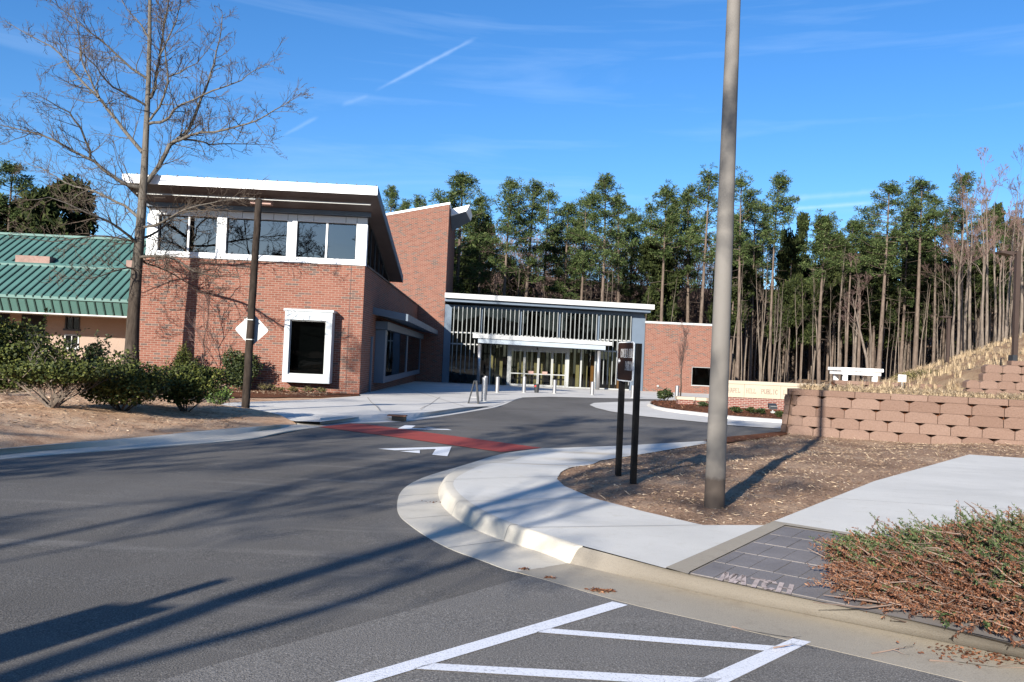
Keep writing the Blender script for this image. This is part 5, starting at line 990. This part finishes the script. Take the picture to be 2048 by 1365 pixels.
# the deep wood that reads as one mass
def far_wood():
    rng = np.random.RandomState(77); n = 60000; X = rng.uniform(-45, 125, n); Y = 104 + rng.rand(n) * 34; right = X > 24
    top = np.where(right, 11 + 5.0 * rng.rand(n), 10 + 6.0 * rng.rand(n)); Z = np.array([ztop(a, b) for a, b in zip(X, Y)]) + top * rng.rand(n) ** 1.25
    D = rng.normal(size=(n, 3)) * (.45, .45, 1); D /= np.linalg.norm(D, axis=1, keepdims=True); L = rng.uniform(.7, 2.4, (n, 1)); c = np.stack([X, Y, Z], 1); s = np.cross(D, rng.normal(size=(n, 3))); s /= np.linalg.norm(s, axis=1, keepdims=True)
    V = np.stack([c, c + D * L + s * .06, c + D * L - s * .07], 1).reshape(-1, 3)
    n = 62000; X = rng.uniform(-14, 32, n); Y = 106 + rng.rand(n) * 20; Z = -1 + 19 * rng.rand(n) ** 1.25; D = rng.normal(size=(n, 3)) * (.5, .5, 1); D /= np.linalg.norm(D, axis=1, keepdims=True); L = rng.uniform(.6, 2.0, (n, 1)); c = np.stack([X, Y, Z], 1); s = np.cross(D, rng.normal(size=(n, 3))); s /= np.linalg.norm(s, axis=1, keepdims=True)
    V2 = np.stack([c, c + D * L + s * .04, c + D * L - s * .04], 1).reshape(-1, 3); n1 = len(V) // 3; V = np.concatenate([V, V2])
    n2 = 700; X = rng.uniform(-45, 125, n2); Y = 108 + rng.rand(n2) * 28; h = rng.uniform(9, 17, n2); w = rng.uniform(.07, .16, n2); z = np.array([ztop(a, b) for a, b in zip(X, Y)]); ln = rng.normal(size=n2) * .5
    T = np.stack([np.stack([X - w, Y, z], 1), np.stack([X + w, Y, z], 1), np.stack([X + ln + w * .4, Y, z + h], 1), np.stack([X - w, Y + .1, z], 1), np.stack([X + ln + w * .4, Y, z + h], 1), np.stack([X + ln - w * .4, Y, z + h], 1)], 1).reshape(-1, 3)
    C = []; 
    for k in range(620):
        x, y = rng.uniform(-45, 125), rng.uniform(106, 136); zz = ztop(x, y) + rng.uniform(2, 15 if x > 26 else 11); r = rng.uniform(1, 2.2); C += [np.array([x, y, zz]) + rdir(rng) * r * np.array([1, 1, .8]) * rng.rand() ** .5 for _ in range(18)]
    Wd = wedges(C, 6, .3, .8, .16, rng, .1); V = np.concatenate([V, T, Wd]); mi = np.concatenate([np.zeros(n1), np.full(n, 3), np.ones(2 * n2), np.full(len(Wd) // 3, 2)])
    o = fast('far_wood', V, 3, [mt['twig'], mt['pinebark'], mt['dkneedle'], mt['twigpink']], None, mi); tag(o, 'mass of far-off trunks, twigs and evergreens deep in the wood', kind='stuff')
far_wood()
hb = MB(); hx = np.linspace(-260, 260, 60)
hb.loft([[Vector((x, y, z + 1.2 * math.sin(x * .05 + y) * (z > 2))) for x in hx] for y, z in ((112, -1.3), (135, 4), (160, 14), (185, 20), (300, 22))]); tag(hb.build('hills', mt['leaflitter'], smooth=True), kind='structure')

# ---- the large bare oak beside the brick block
def P3(px, py, dy): return at(px, py, 34.4 + dy)
oak = thing('bare_tree', at(262, 742, 34.4), 'large spreading leafless oak between the green roof and the brick block', 'tree')
rng = np.random.RandomState(5); lm, tw = MB(), MB()
TR = [(262, 742), (264, 690), (267, 630), (272, 560), (278, 490), (284, 415), (288, 350), (291, 290), (294, 230), (297, 160), (299, 80), (300, 0), (302, -110), (303, -260)]; TRr = [.33, .27, .245, .22, .20, .175, .15, .125, .11, .095, .08, .065, .045, .02]
lm.tube([P3(x, y, 0) for x, y in TR], TRr, 14, cap=False)
LIMBS = [(.135, [(283, 378), (253, 372), (215, 345), (181, 318), (143, 301), (103, 277), (44, 260), (-10, 248)], -1.6), (.08, [(181, 318), (179, 297), (157, 246), (130, 219), (99, 202), (65, 185)], -1.9), (.12, [(285, 305), (253, 267), (222, 226), (198, 195), (167, 167), (137, 130), (113, 99), (68, 75), (10, 42)], 2.0),
 (.07, [(198, 195), (185, 171), (161, 126), (159, 75), (150, 31), (138, -20)], 1.2), (.075, [(296, 215), (253, 188), (219, 171), (200, 145), (170, 110), (150, 95)], -2.2), (.08, [(297, 160), (253, 130), (219, 96), (191, 72), (154, 44), (100, 0)], -1.2),
 (.15, [(287, 372), (312, 345), (337, 297), (355, 278), (372, 268), (390, 232), (407, 185), (420, 157), (431, 116), (441, 68), (446, 30)], 1.4), (.09, [(346, 284), (393, 268), (441, 262), (478, 252), (523, 238), (560, 215), (604, 186)], -1.6), (.07, [(355, 278), (400, 282), (427, 290), (489, 287), (545, 291)], 2.4),
 (.09, [(299, 248), (325, 243), (342, 232), (352, 215), (393, 195), (437, 178), (478, 164), (502, 144), (540, 128)], -1.5), (.11, [(299, 196), (309, 185), (314, 137), (323, 92), (333, 34), (340, -30), (346, -120)], .8), (.075, [(300, 240), (325, 205), (337, 154), (331, 106), (326, 60), (335, 10)], -1.2),
 (.06, [(299, 80), (280, 45), (255, 20), (234, -8)], 1.2), (.055, [(318, 115), (350, 50), (362, 5), (375, -60)], 1.8), (.07, [(278, 485), (250, 480), (205, 470), (150, 478), (90, 484), (40, 476)], -1.5), (.10, [(277, 515), (310, 512), (345, 514), (377, 538), (422, 552), (481, 554)], -2.2),
 (.08, [(284, 455), (318, 448), (345, 434), (363, 422), (409, 408), (455, 402), (510, 394)], -1.8), (.10, [(283, 440), (255, 415), (227, 402), (182, 380), (140, 372), (100, 345), (48, 322)], 2.3), (.09, [(280, 492), (245, 462), (210, 440), (177, 430), (113, 396), (60, 400)], -2.6),
 (.06, [(275, 540), (250, 535), (215, 548), (170, 560), (120, 556)], -2.0), (.05, [(337, 154), (366, 143), (400, 120), (430, 80)], -1.8), (.08, [(281, 480), (305, 470), (330, 452), (352, 430), (395, 420), (430, 440)], 2.0), (.07, [(276, 520), (300, 530), (340, 545), (380, 570), (430, 585)], 2.0), (.05, [(99, 277), (70, 262), (40, 275), (0, 290)], -1.0)]
for r, L, dy in LIMBS:
    n = len(L); pts = [P3(x, y, dy * 1.25 * (i / (n - 1)) ** .9) for i, (x, y) in enumerate(L)]
    pts = smooth_line(pts, 1); n = len(pts); pts = [p + Vector(rng.normal(size=3) * .018) if 0 < i < n - 1 else p for i, p in enumerate(pts)]; rr = [max(.011, .72 * r * (1 - .88 * i / (n - 1))) for i in range(n)]
    lm.tube(pts, rr, 7, cap=False); P = [np.array(p) for p in pts]; tot = sum(np.linalg.norm(b - a) for a, b in zip(P, P[1:])); k = int(tot * 3.8)
    side(lm, tw, P, rr, 2.1, 3, rng, .045, .24, (k, k), (25, 70), .028, .0055, .55, 4, .10) if False else None
    for j in range(k):
        t = .08 + .92 * (j + rng.rand()) / k; x = t * (n - 1); i = min(int(x), n - 2); q = P[i] + (P[i + 1] - P[i]) * (x - i); d = P[i + 1] - P[i]; d /= np.linalg.norm(d); o = rdir(rng, .12); o -= d * o.dot(d); o /= np.linalg.norm(o); a = R_(rng.uniform(28, 68))
        grow(lm, tw, q, d * math.cos(a) + o * math.sin(a), rng.uniform(.6, 1.7) * (1.25 - .55 * t), min(.026, rr[i] * .55), 2, rng, .07, .17, (3, 6), (25, 58), .022, .0085, .62, 4, .15)
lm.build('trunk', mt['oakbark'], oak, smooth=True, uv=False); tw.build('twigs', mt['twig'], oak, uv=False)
# ---- young trees
def young(px, py, Y, ptop, label, sp, r, base=None):
    q = base or G(px, py); z = ztop(q.x, q.y) if base is None else q.z; h = at(px, ptop, q.y).z - z; o = thing('young_tree', (q.x, q.y, z), label, 'tree'); rng = np.random.RandomState(int(px)); a, b = MB(), MB(); n = 7
    pts = [np.array([q.x + rng.normal() * .015 * i, q.y + rng.normal() * .015 * i, z - .05 + (h * .85) * i / n]) for i in range(n + 1)]; rr = [r * (1 - .85 * i / n) for i in range(n + 1)]
    a.tube(pts, rr, 7, cap=False)
    for k in range(24):
        t = sp[2] + (1 - sp[2]) * k / 24; x = t * n; i = min(int(x), n - 1); p = pts[i] + (pts[i + 1] - pts[i]) * (x - i); an = rng.uniform(0, 6.28); e = R_(rng.uniform(sp[0], sp[1])); d = np.array([math.cos(an) * math.sin(e), math.sin(an) * math.sin(e), math.cos(e)])
        grow(a, b, p, d, h * sp[3] * rng.uniform(.6, 1.1) * (1.1 - .6 * t), r * .35, 2, rng, .10, .10, (3, 4), (18, 40), .02, .007, .55, 4, .25)
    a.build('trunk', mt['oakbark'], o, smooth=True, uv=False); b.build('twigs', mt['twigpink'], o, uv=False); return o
wq = B(-6.75, -.9, 0); wq.z = zg(wq.x, wq.y); young(404, 770, 0, 575, 'young leafless tree with rounded crown against the sunlit brick wall', (18, 45, .25, .40), .032, wq)
young(1360, 811, 0, 640, 'very slim young tree with upright twigs in the mulch island before the brick wing', (6, 20, .38, .34), .045)
# ---- shrubs
def shrub(name, label, px, py, wpx, ptop, mat, n=4500, leaf=.05, bare=.25, stems=9, depth=.75, squash=.8, group=None, base=None, seed=0, stemmat='twig', lumps=12, tips=0):
    q = base or G(px, py)
    for _ in range(6): q = base or G(px, py, ztop2(q.x, q.y) - zg(q.x, q.y))
    z = base.z if base else ztop2(q.x, q.y); sc_ = q.y / F; w = wpx * sc_ / 2 * 1.12; h = at(px, ptop, q.y).z - z; rng = np.random.RandomState(seed + int(px)); o = thing(name, (q.x, q.y, z), label, 'shrub', group); st = MB()
    cz = z + h * (bare + (1 - bare) / 2); rz = h * (1 - bare) / 2
    lu = [(rdir(rng) * np.array([w * .62, w * depth * .6, rz * .62]) * rng.rand() ** .3, rng.uniform(.38, .6)) for _ in range(lumps)]; C = []
    for c, k in lu:
        for _ in range(int(n * 1.9) // lumps): C.append(np.array([q.x, q.y, cz]) + c + rdir(rng) * np.array([w, w * depth, rz]) * k * (.35 + .65 * rng.rand() ** .5))
    for _ in range(tips):
        a = rdir(rng, .8); p0 = np.array([q.x, q.y, cz]) + a * np.array([w, w * depth, rz]) * .85; L = h * rng.uniform(.12, .3); d = rdir(rng, 1.6)
        for j in range(22): C.append(p0 + d * L * rng.rand() + rng.normal(size=3) * .035)
        st.tube([p0 - d * .2, p0 + d * L], [.008, .003], 3, cap=False)
    C = np.array(C); C[:, 2] = np.maximum(C[:, 2], z + .04); N = len(C); D = rng.normal(size=(N, 3)); D[:, 2] = abs(D[:, 2]) * .7; D /= np.linalg.norm(D, axis=1, keepdims=True); S = np.cross(D, rng.normal(size=(N, 3))); S /= np.linalg.norm(S, axis=1, keepdims=True); L = leaf * 1.3 * rng.uniform(.7, 1.3, (N, 1))
    fast('foliage', np.stack([C, C + D * L * .5 + S * L * .33, C + D * L, C + D * L * .5 - S * L * .33], 1), 4, mt[mat], o)
    for k in range(stems):
        a = rng.uniform(0, 6.28); rr_ = rng.uniform(.3, .85); e = np.array([q.x + math.cos(a) * w * rr_, q.y + math.sin(a) * w * depth * rr_, z + h * rng.uniform(.5, .8)]); s0 = np.array([q.x + rng.uniform(-.08, .08), q.y + rng.uniform(-.08, .08), z - .05])
        grow(st, st, s0, (e - s0) / np.linalg.norm(e - s0), np.linalg.norm(e - s0), .022, 1 if stems < 12 else 2, rng, .03, .16, (3, 5), (25, 50), .0, .006, .5, 4, .3)
    st.build('stems', mt[stemmat], o, uv=False); return o
bkp = [tuple(v) for v in bank]
def ztop2(x, y): return zg(x, y) + (hbank(x, y) if inside(x, y, bkp) else (hisl(x, y) if (8 < x and y > 29) else .03))
shrub('shrub', 'big loose dark shrub before the green-roofed building, cut by the photo edge', 35, 806, 200, 632, 'shrub', 7000, .075, .05, 10, .9, .8, None, None, 1, 'twig', 16, 14)
shrub('shrub', 'open spreading shrub with many bare pale stems showing below its leaves', 104, 822, 205, 712, 'shrub', 4200, .05, .42, 22, .8, .8, None, None, 2, 'palebark', 14, 6)
shrub('shrub', 'dense dark shrub in the middle of the hedge row on the straw bank', 238, 829, 205, 712, 'shrub', 7500, .05, .08, 8, .85, .8, None, None, 3, 'twig', 16, 8)
shrub('shrub', 'dense green shrub at the hedge row end nearest the timber post', 370, 820, 182, 728, 'shrub', 6500, .05, .10, 8, .85, .8, None, None, 4, 'twig', 15, 6)
shrub('shrub', 'small bright yellow-green shrub at the foot of the hedge row', 434, 816, 52, 772, 'shrubhi', 520, .06, .05, 8, .8, .8, None, None, 5, 'twig', 7, 9)
shrub('shrub', 'small leggy shrub with leafy tips rising behind the hedge row before the beige wall', 190, 800, 66, 682, 'shrubdk', 1000, .07, .25, 6, .8, .8, None, None, 6, 'twig', 8, 8)
b_ = B(-7.55, -1.0, 0); b_.z = zg(b_.x, b_.y); shrub('shrub', 'narrow olive-green cone shrub against the brick wall behind the hedge row', 371, 775, 40, 692, 'shrub', 1700, .055, 0, 3, .9, .8, None, b_, 7, 'twig', 12, 3)
b_ = B(-5.1, -1.0, 0); b_.z = zg(b_.x, b_.y); shrub('holly_shrub', 'glossy dark egg-shaped holly against the brick wall behind the timber post', 481, 783, 66, 694, 'shrubdk', 4200, .07, 0, 3, .95, .8, None, b_, 8, 'twig', 18, 5)
for k, px in enumerate((549, 577, 604, 634, 660)):
    b_ = B(-4.05 + k * .62, -.72, 0); b_.z = zg(b_.x, b_.y) + .03; shrub('dry_perennial', ['largest dry twiggy perennial clump nearest the holly', 'dry perennial clump under the left end of the projecting window', 'dry perennial clump below the middle of the projecting window', 'dry perennial clump below the right side of the projecting window', 'dry perennial clump nearest the brick corner'][k], px, 790, 30 if k else 36, 776 if k else 766, 'scrub', 160, .05, .1, 12, .8, .8, 'perennials under the window', b_, 9, 'twig', 6)
shrub('shrub', 'round dark green shrub at the tip of the red mulch island', 1330, 807, 29, 781, 'shrubdk', 900, .09, .05, 5, .9, .8, None, None, 10, 'twig', 10, 3)
for px, py, w, pt_, lb in [(1404, 822, 26, 806, 'low spreading shrub in the mulch beside the light pole'), (1471, 827, 22, 815, 'low shrub in the mulch under the first letters of the name wall'), (1502, 829, 20, 816, 'low shrub under the word PUBLIC, the one nearer the light pole'), (1521, 831, 18, 819, 'low shrub under the word PUBLIC, right beside the floodlight'), (1561, 836, 18, 823, 'low shrub between the floodlight and the retaining wall')]:
    shrub('shrub', lb, px, py, w, pt_, 'shrubdk', 420, .06, .02, 5, .9, .8, 'low shrubs along the name wall', None, 11, 'twig', 8)
q = at(1860, 764, 40); q.z = .9; shrub('scrub_bush', 'olive-brown scrubby bush at the foot of the straw hill', 1855, 764, 125, 736, 'scrub', 2200, .07, .05, 14, .8, .8, None, q, 12, 'twig', 14)

# ---- juniper in the foreground
jx, jy = 4.15, 6.15; jun = thing('juniper_shrub', (jx, jy, .1), 'low sprawling juniper, half rust-brown and half green, spilling over the pavers and old kerb', 'shrub')
rng = np.random.RandomState(3); JG, JR, JS = [], [], MB()
jout = [tuple(p)[:2] for p in (Gh(1668, 1112), Gh(1720, 1095), Gh(1800, 1092), Gh(1900, 1085), Gh(2048, 1075), Gh(2280, 1080), Gh(2350, 1330), Gh(2048, 1288), Gh(1960, 1268), Gh(1850, 1240), Gh(1700, 1195), Gh(1690, 1160), Gh(1720, 1140), Gh(1680, 1122))]
def jh(x, y):
    d = dist_edge(x, y, jout); return .40 * sstep(0, 1.25, d) * (.34 + .66 * sstep(2.6, 4.5, x)) + .05
def spray(p, d, L, dead):
    s = p; u = d / np.linalg.norm(d); bend = rng.normal(size=3) * .25; pts = [s]; n = 5
    for i in range(n): u = u + bend / n + np.array([0, 0, .03]); u /= np.linalg.norm(u); s = s + u * L / n; pts.append(s)
    JS.tube(pts, [.0042, .0038, .0033, .0028, .002, .001], 3, cap=False); tgt = JR if dead else JG
    for i in range(1, n + 1):
        for k in range(10 if dead else 15):
            a = pts[i] - (pts[i] - pts[i - 1]) * rng.rand(); v = u + rng.normal(size=3) * .75; v /= np.linalg.norm(v); l = rng.uniform(.014, .034); sd_ = np.cross(v, rng.normal(size=3)); sd_ /= np.linalg.norm(sd_); w = rng.uniform(.0028, .0055)
            tgt.append((a, a + v * l * .55 + sd_ * w, a + v * l, a + v * l * .55 - sd_ * w))
n = 0
while n < 3600:
    x, y = rng.uniform(2.3, 6.3), rng.uniform(4.4, 8.6)
    if not inside(x, y, jout): continue
    n += 1; h = jh(x, y); lay = rng.rand() ** .45; z = zg(x, y) + hsw(x, y) + .02 + h * lay
    d = np.array([-(0.9 + rng.normal() * .5), rng.normal() * .7 - .25, -.02 + .24 * lay - .2 * (1 - sstep(2.5, 3.7, x)) + rng.normal() * .13])
    gn = .5 + .5 * math.sin(x * 2.3 + 1.1) * math.sin(y * 2.9 + .4) ; pg_ = (.12 + .82 * sstep(2.6, 4.0, x + (y - 6) * .38)) * (.55 + .6 * gn) * (.35 + .65 * lay)
    spray(np.array([x, y, z]), d, rng.uniform(.14, .34), rng.rand() > pg_)
for k in range(620):
    x, y = rng.uniform(2.3, 6), rng.uniform(4.4, 8.4)
    if not inside(x, y, jout): continue
    h = jh(x, y); L = rng.uniform(.15, .38); d = np.array([-1 + rng.normal() * .4, rng.normal() * .5 - .2, .12 + rng.normal() * .12]); p = np.array([x, y, zg(x, y) + hsw(x, y) + h * rng.uniform(.25, .9)]); p2 = p + d * L * .5 + rng.normal(size=3) * .03; JS.tube([p, p2, p + d * L], [.007, .005, .002], 4, cap=False)
for (a, b) in (((1965, 1040), (1928, 1003)), ((2010, 1050), (1942, 1005)), ((1960, 1065), (1940, 1020)), ((1770, 1092), (1745, 1100))):
    p, q = at(*a, 6.6), at(*b, 6.6); JS.tube([p, p.lerp(q, .5) + Vector((0, 0, .02)), q], [.008, .006, .002], 4, cap=False)
JS.build('stems', mt['junis'], jun, uv=False); fast('dead_foliage', np.array(JR), 4, mt['junir'], jun)['label'] = 'rust-brown dead foliage'; fast('green_foliage', np.array(JG), 4, mt['junig'], jun)['label'] = 'green living foliage'
# ---- dry grass on the terrace and hill, chips of straw, stones, leaves
rng = np.random.RandomState(9); V = []
def tuft(x, y, n, h, sp):
    z = ztop(x, y); a = rng.uniform(0, 6.283, n); r = rng.rand(n) * .10; ln = rng.uniform(.15, sp, n); hh = h * rng.uniform(.5, 1.1, n); c = np.stack([x + np.cos(a) * r, y + np.sin(a) * r, np.full(n, z - .02)], 1); o = np.stack([np.cos(a) * ln * hh, np.sin(a) * ln * hh, hh], 1); s = np.stack([-np.sin(a), np.cos(a), 0 * a], 1) * .011
    m_ = c + o * .55 * np.array([.6, .6, 1.25]); e = c + o * np.array([1.25, 1.25, .9]); V.append(np.stack([c - s, c + s, m_ + s * .8, m_ + s * .8, m_ - s * .8, c - s], 1).reshape(-1, 3)); V.append(np.stack([m_ - s * .8, m_ + s * .8, e], 1).reshape(-1, 3))
wl = [(20, 17.7), (12.95, 21.2), (9.2, 23.0), (8.2, 23.7)]
for k in range(1000):
    t = rng.rand(); x = 7.9 + 16 * t; y0 = float(np.interp(x, [8.2, 9.2, 12.95, 20, 26], [23.9, 23.1, 21.25, 17.8, 15])); y = y0 + .35 + 6.2 * rng.rand() ** 1.3
    if inside(x, y, tb) and not (15 < x and 28.3 < y < 29.3): tuft(x, y, 26, rng.uniform(.14, .30), .9)
for k in range(3200):
    y = rng.uniform(30, 66); x = rng.uniform(y * .30, y * .30 + 38)
    if inside(x, y, tb) and (x / y > .44 or rng.rand() < .3): tuft(x, y, 16, rng.uniform(.25, .55), .55)
tag(fast('dry_grass', np.concatenate(V), 3, mt['drygrass']), 'straw-coloured dry grass on the terrace and hill', kind='stuff')
def litter(name, poly, hf, n, l0, l1, w, mat, label, flat=.15, seed=1):
    rng = np.random.RandomState(seed); xs = [p[0] for p in poly]; ys = [p[1] for p in poly]; O = []
    while len(O) < n:
        x, y = rng.uniform(min(xs), max(xs)), rng.uniform(min(ys), max(ys))
        if not inside(x, y, poly): continue
        a = rng.uniform(0, 6.283); L = rng.uniform(l0, l1); d = np.array([math.cos(a), math.sin(a), rng.normal() * flat]) * L; s = np.array([-math.sin(a), math.cos(a), rng.normal() * .3]) * w * rng.uniform(.6, 1.4); c = np.array([x, y, zg(x, y) + hf(x, y) + .008 + .3 * L * rng.rand() * flat])
        O.append((c - s, c + d * .5 - s * .9 + (0, 0, .006), c + d, c + s))
    tag(fast(name, np.array(O), 4, mt[mat]), label, kind='stuff')
litter('straw_litter', [(-15, 12.0), (-8, 13.0), (-6.2, 15.5), (-5.6, 18), (-7, 22), (-16, 22)], hbank, 5200, .05, .22, .006, 'chips', 'loose straw and chips on the planted bank', .2, 1)
litter('stone_chips', dpoly, hdirt, 6000, .012, .035, .009, 'stone', 'small pale stones and chips on the dirt bed', .3, 2)
litter('dirt_straw', dpoly, hdirt, 9000, .03, .10, .003, 'chips', 'bits of dead grass on the dirt bed', .3, 3)
isl = [(v.x, v.y) for v in ip]; litter('mulch_chips', isl, hisl, 2600, .05, .14, .02, 'junir', 'red mulch chips on the island', .4, 4)
ws = [(B(s, t, 0).x, B(s, t, 0).y) for s, t in ((-10, -4), (-1, -4), (-.5, -.3), (-10, -.2))]; litter('straw_litter', ws, lambda x, y: .03, 1600, .06, .2, .008, 'chips', 'straw along the foot of the brick wall', .2, 5)
# twigs and leaf clumps lying on the kerb and gutter
def twig_on(px, py, L, ang, label, s):
    q = Gh(px, py); rng = np.random.RandomState(s); o = MB(); z = zg(q.x, q.y) + .02; grow(o, o, (q.x, q.y, z), (math.cos(ang), math.sin(ang), 0), L, .006, 1, rng, 0, .12, (2, 4), (20, 45), 0, .0025, .5, 5, .2)
    for i, v in enumerate(o.v): o.v[i] = (v[0], v[1], max(z - .006, min(v[2], z + .03)))
    m = o.build('fallen_twig', mt['junis'], None, uv=False); tag(m, label, 'twig')
twig_on(1465, 1212, .42, -.5, 'curved brown twig on the old kerb below the painted word', 4)
twig_on(1548, 1251, .28, -.15, 'short straight twig in the old gutter above the corner stripe', 5)
twig_on(1745, 1262, .30, .3, 'pale-ended twig on the old kerb near the juniper', 6)
twig_on(1860, 1275, .9, -.1, 'long thin twig lying along the old kerb under the juniper', 8)
def leafheap(px, py, r, n, label, s, mat='junir'):
    q = Gh(px, py); rng = np.random.RandomState(s); O = []
    for _ in range(n):
        c = np.array([q.x, q.y, zg(q.x, q.y) + .012]) + rng.normal(size=3) * (r * 1.6, r * .7, 0) + (0, 0, abs(rng.normal()) * r * .12); d = rdir(rng) * (.03, .03, .012); s_ = rdir(rng) * (.012, .012, .006); O.append((c, c + d * .5 + s_, c + d, c + d * .5 - s_))
    tag(fast('leaf_clump', np.array(O), 4, mt[mat]), label, kind='stuff')
leafheap(1205, 1143, .03, 150, 'rusty clump of dead leaves where the old rolled kerb begins', 1); leafheap(1052, 1103, .012, 30, 'small rusty leaf scrap in the pale gutter beside the new kerb', 2)
leafheap(1102, 1119, .014, 22, 'flat brown leaf scrap in the gutter near the kerb end', 3); leafheap(1975, 1268, .11, 300, 'spray of rusty dead juniper bits on the old kerb', 4); leafheap(872, 981, .05, 30, 'few brown leaf bits in the gutter at the far kerb start', 5)
# ---- trees behind the camera: their shadows fall on the road and they are mirrored in the glass
def shade_tree(seed, x, y, h, r, az, label, cb=.22, nk=(7, 8)):
    rng = np.random.RandomState(seed); o = thing('bare_tree', (x, y, zg(x, y)), label, 'tree'); a, b = MB(), MB(); p = np.array([x, y, zg(x, y) - .2]); d = np.array([0, 0, 1.]); pts = [p]; rr = [r]; n = 9
    for i in range(n): d = d + rng.normal(size=3) * .10 * np.array([1, 1, .2]); d /= np.linalg.norm(d); p = p + d * h / n; pts.append(p); rr.append(r * (1 - .9 * (i + 1) / n))
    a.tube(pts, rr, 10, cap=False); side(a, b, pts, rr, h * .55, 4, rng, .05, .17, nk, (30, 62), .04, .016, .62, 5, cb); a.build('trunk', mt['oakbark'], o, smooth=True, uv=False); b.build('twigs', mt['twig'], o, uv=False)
shade_tree(51, -6.1, -5.2, 13, .15, 0, 'leafless tree behind the photographer beside the parking bay')
shade_tree(52, -13.6, -3.0, 9, .13, 0, 'leafless tree by the road left of the photographer')
shade_tree(53, -18.5, 4.5, 13, .2, 0, 'leafless tree on the bank left of the frame')
shade_tree(54, -12.5, -8.5, 14, .16, 0, 'leafless tree behind the photographer beyond the parking bay', .3)
shade_tree(56, -9.4, -8.0, 12, .09, 0, 'leafless tree behind the photographer between the bay post and the next tree', .25)

for k, (x, y) in enumerate([(-34, -58), (-16, -66), (2, -62), (14, -58), (-48, -50), (26, -64)]):
    o = dark_tree(60 + k, 17 + 3 * (k % 3), 4.0 + (k % 2), 900, .2); o.location = (x, y, 0); o['label'] = 'dark evergreen far behind the photographer, mirrored in the upper windows'; o['group'] = 'evergreens behind the photographer'
